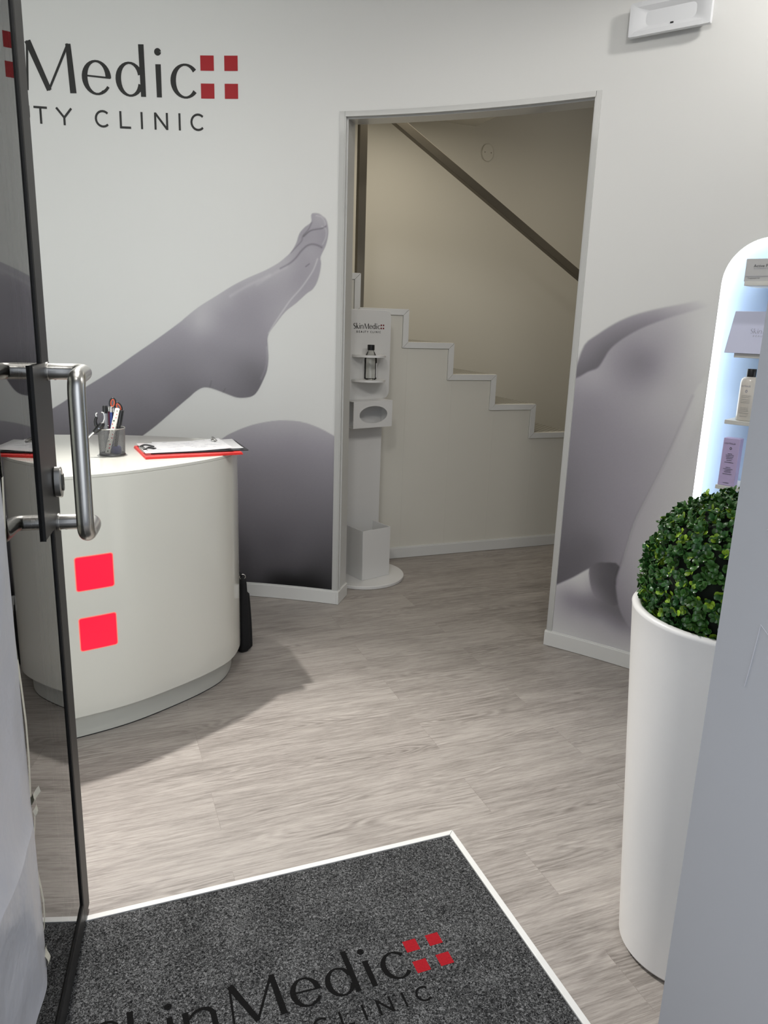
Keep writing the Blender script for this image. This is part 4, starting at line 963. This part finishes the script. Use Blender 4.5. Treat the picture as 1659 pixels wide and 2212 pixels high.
def handle(sg, e0):
    bm = NB(); zt, zb = 1.373, 1.045; E = lambda s, e, z: df(s, e0+sg*e, z)
    def path(z, s_=1):
        return [E(-.035, 0, z), E(-.035, .02, z), E(-.035, .048, z), E(-.038, .064, z), E(-.050, .074, z), E(-.078, .077, z), E(-.135, .077, z-s_*.002), E(-.155, .077, z-s_*.010), E(-.163, .077, z-s_*.026), E(-.165, .077, z-s_*.045)]
    A = path(zt, 1); B_ = path(zb, -1)
    tube(bm, A+[E(-.165, .077, zt-.10), E(-.165, .077, 1.209), E(-.165, .077, zb+.10)]+B_[::-1], .0172, 24, 7)
    h = link('handle', bm, M_STEEL, door, smooth=True)
    for z in (zt, zb):
        bm = NB(); tube(bm, [E(-.035, 0, z), E(-.035, .004, z)], .0195, 28); autosm(link('handle_collar', bm, M_STEEL, h))
        bm = NB(); tube(bm, [E(-.035, .016, z-.0170), E(-.035, .016, z-.0178)], .0022, 10); link('grub_screw', bm, M_BLACK, h)
handle(1, .0015)

# posters taped to the glass
def sheet(name, s0, s1, z0, z1, e, amp, seed, label, fold=None):
    r = np.random.default_rng(seed); bm = NB(); n, m = 70, 120; g = []
    ph = r.uniform(0, 6.28, (9, 3)); fr = r.uniform(6, 34, (9, 2)); fr2 = r.uniform(-18, 18, 9)
    for i in range(n+1):
        row = []
        for j in range(m+1):
            s = s0+(s1-s0)*i/n; z = z0+(z1-z0)*j/m
            h = sum(math.sin(fr[k][0]*s+fr2[k]*z+ph[k][0])*math.sin(fr[k][1]*z+ph[k][1])/(1+k*.25) for k in range(9))
            h = abs(h)**.8*math.copysign(1, h); edge = 1-.97*max(0, 1-(s1-s)/.09)
            curl = .012*max(0, 1-(z-z0)/.08)**2*(fold or 0)*min(1, (s1-s)/.06)
            row.append(bm.verts.new(df(s, e+amp*(h*.5+1.3)*edge*.5+curl, z+.004*math.sin(11*s+seed))))
        g.append(row)
    for i in range(n):
        for j in range(m): bm.faces.new((g[i][j], g[i+1][j], g[i+1][j+1], g[i][j+1]))
    o = link(name, bm, M_SHEET, smooth=True, recalc=False)
    return tag(o, label, 'poster')
sheet('taped_poster', -.925, -.445, .615, 1.62, -.0035, .011, 4, 'large crumpled white sheet taped to the glass door, upper of the two', fold=1)
sheet('taped_poster', -.925, -.438, .262, .611, -.0040, .010, 9, 'smaller white sheet taped low on the glass door, under the larger sheet', fold=.6)
def tape(s, z, ang, L_, w, label, e=.0005):
    bm = NB(); n = 8; ca, sa = math.cos(ang), math.sin(ang); g = []
    for i in range(n+1):
        u = -L_/2+L_*i/n; g.append([bm.verts.new(df(s+u*ca-v*sa, e+.004*math.sin(i*.9), z+u*sa+v*ca)) for v in (-w/2, w/2*(1+.1*math.sin(i*2)))])
    for a, b in zip(g, g[1:]): bm.faces.new((a[0], b[0], b[1], a[1]))
    tag(link('adhesive_tape', bm, M_TAPE, recalc=False), label, 'tape', )
tape(-.425, .610, .5, .05, .022, 'yellowed tape scrap at the corner of the upper sheet on the glass door')
tape(-.445, .285, 1.2, .045, .024, 'yellowed tape scrap at the lower corner of the small sheet on the glass door')
tape(-.440, .93, PI/2, .60, .012, 'long yellowed tape strip along the edge of the large sheet on the glass door', e=-.0040)
tape(-.434, .46, PI/2, .26, .010, 'yellowed tape strip along the edge of the small sheet on the glass door', e=-.0040)

# ================================================================ PLANTER
PC = Vector((1.32, 1.182, 0))
pl = thing('potted_topiary', tuple(PC), 'tall white tapered planter with a clipped round boxwood ball beside the lit niche', 'potted plant')
bm = NB(); rb, rt, zt = .155, .217, .895
prof = [(rb-.012, .006), (rb-.004, .006), (rb, .012)]+[(rb+(rt-rb)*t, .012+(zt-.02)*t) for t in [i/14 for i in range(15)]]+[(rt+.001, zt-.004), (rt-.004, zt+.002), (rt-.012, zt+.003), (rt-.019, zt-.001), (rt-.021, zt-.012), (rt-.025, zt-.06), (.05, zt-.07)]
lathe(bm, prof, PC, 96); autosm(link('pot', bm, M_POT, pl), 60)
bm = NB(); lathe(bm, [(rb-.016, .0), (rb-.014, .006)], PC, 64); link('pot_base', bm, M_BLACK, pl)
BC_, BRR = PC+Vector((0, 0, .960)), .212
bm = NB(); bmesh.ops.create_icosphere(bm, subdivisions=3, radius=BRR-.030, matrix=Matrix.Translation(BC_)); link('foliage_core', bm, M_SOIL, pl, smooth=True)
# leaves: rounded, cupped, in little sprigs
lv, lfc, lc = [], [], []
def leaf(p, d, s, L_, wd, colr):
    up = d.cross(s).normalized(); b = len(lv)
    prof_ = ((0, .0), (.25, .62), (.55, 1.0), (.82, .80), (1.0, .0))
    mid = [p+d*(L_*t)+up*(L_*.16*math.sin(PI*t)*-1) for t, _ in prof_]
    lv.append(mid[0]); lc.append(colr)
    for (t, w), m0 in list(zip(prof_, mid))[1:-1]:
        for q in (m0-s*wd*w+up*wd*.30, m0, m0+s*wd*w+up*wd*.30):
            lv.append(q); lc.append(tuple(c*(1.25 if q is not m0 else 1.0) for c in colr))
    lv.append(mid[-1]); lc.append(colr)
    lfc.extend([(b, b+1, b+2), (b, b+2, b+3), (b+1, b+4, b+5, b+2), (b+2, b+5, b+6, b+3), (b+4, b+7, b+8, b+5), (b+5, b+8, b+9, b+6), (b+7, b+10, b+8), (b+8, b+10, b+9)])
random.seed(11)
NS = 2300
for k in range(NS):
    zz_ = 1-2*(k+.5)/NS; a = k*2.399963; rxy = math.sqrt(1-zz_*zz_)
    n0 = Vector((rxy*math.cos(a), rxy*math.sin(a), zz_))
    if n0.z < -.62: continue
    n0 = (n0+Vector([random.gauss(0, .05) for _ in range(3)])).normalized()
    rad = BRR-.020+random.uniform(-.012, .012)
    base = BC_+n0*rad; tw = random.uniform(0, 6.28); t0 = n0.orthogonal().normalized(); t1_ = n0.cross(t0)
    dark = random.random(); young = random.random() < .22
    for q in range(random.choice((4, 5, 6))):
        aa_ = tw+q*2*PI/5+random.uniform(-.35, .35); tilt = random.uniform(.35, 1.15)
        tt = t0*math.cos(aa_)+t1_*math.sin(aa_); d = (n0*math.cos(tilt)+tt*math.sin(tilt)).normalized(); s = d.cross(n0).normalized()
        if random.random() < .5: s = (s+n0*random.uniform(-.5, .5)); s = (s-d*s.dot(d)).normalized()
        g = random.uniform(.6, 1.3)
        if young and q < 3: c = (.24*g, .40*g, .03*g)
        else: c = (.022*g+.022*dark, .085*g+.04*dark, .020*g)
        leaf(base+n0*random.uniform(-.008, .006), d, s, random.uniform(.013, .0185), random.uniform(.0048, .0068), c)
me = bpy.data.meshes.new('leaves'); me.from_pydata([tuple(v) for v in lv], [], lfc)
at = me.color_attributes.new('col', 'FLOAT_COLOR', 'POINT'); c4 = np.ones((len(lv), 4), np.float32); c4[:, :3] = np.array(lc); at.data.foreach_set('color', c4.ravel())
lo = link('leaves', me, M_LEAF, pl, smooth=True); lo['kind'] = 'stuff'

# ---------------------------------------------------------------- tidy origins of single-mesh things
for o in list(COL.objects):
    if o.type == 'MESH' and o.parent is None and 'label' in o and not o.children:
        vs = [v.co for v in o.data.vertices]
        c = Vector((sum(v.x for v in vs)/len(vs), sum(v.y for v in vs)/len(vs), min(v.z for v in vs)))
        o.data.transform(Matrix.Translation(-c)); o.location = c
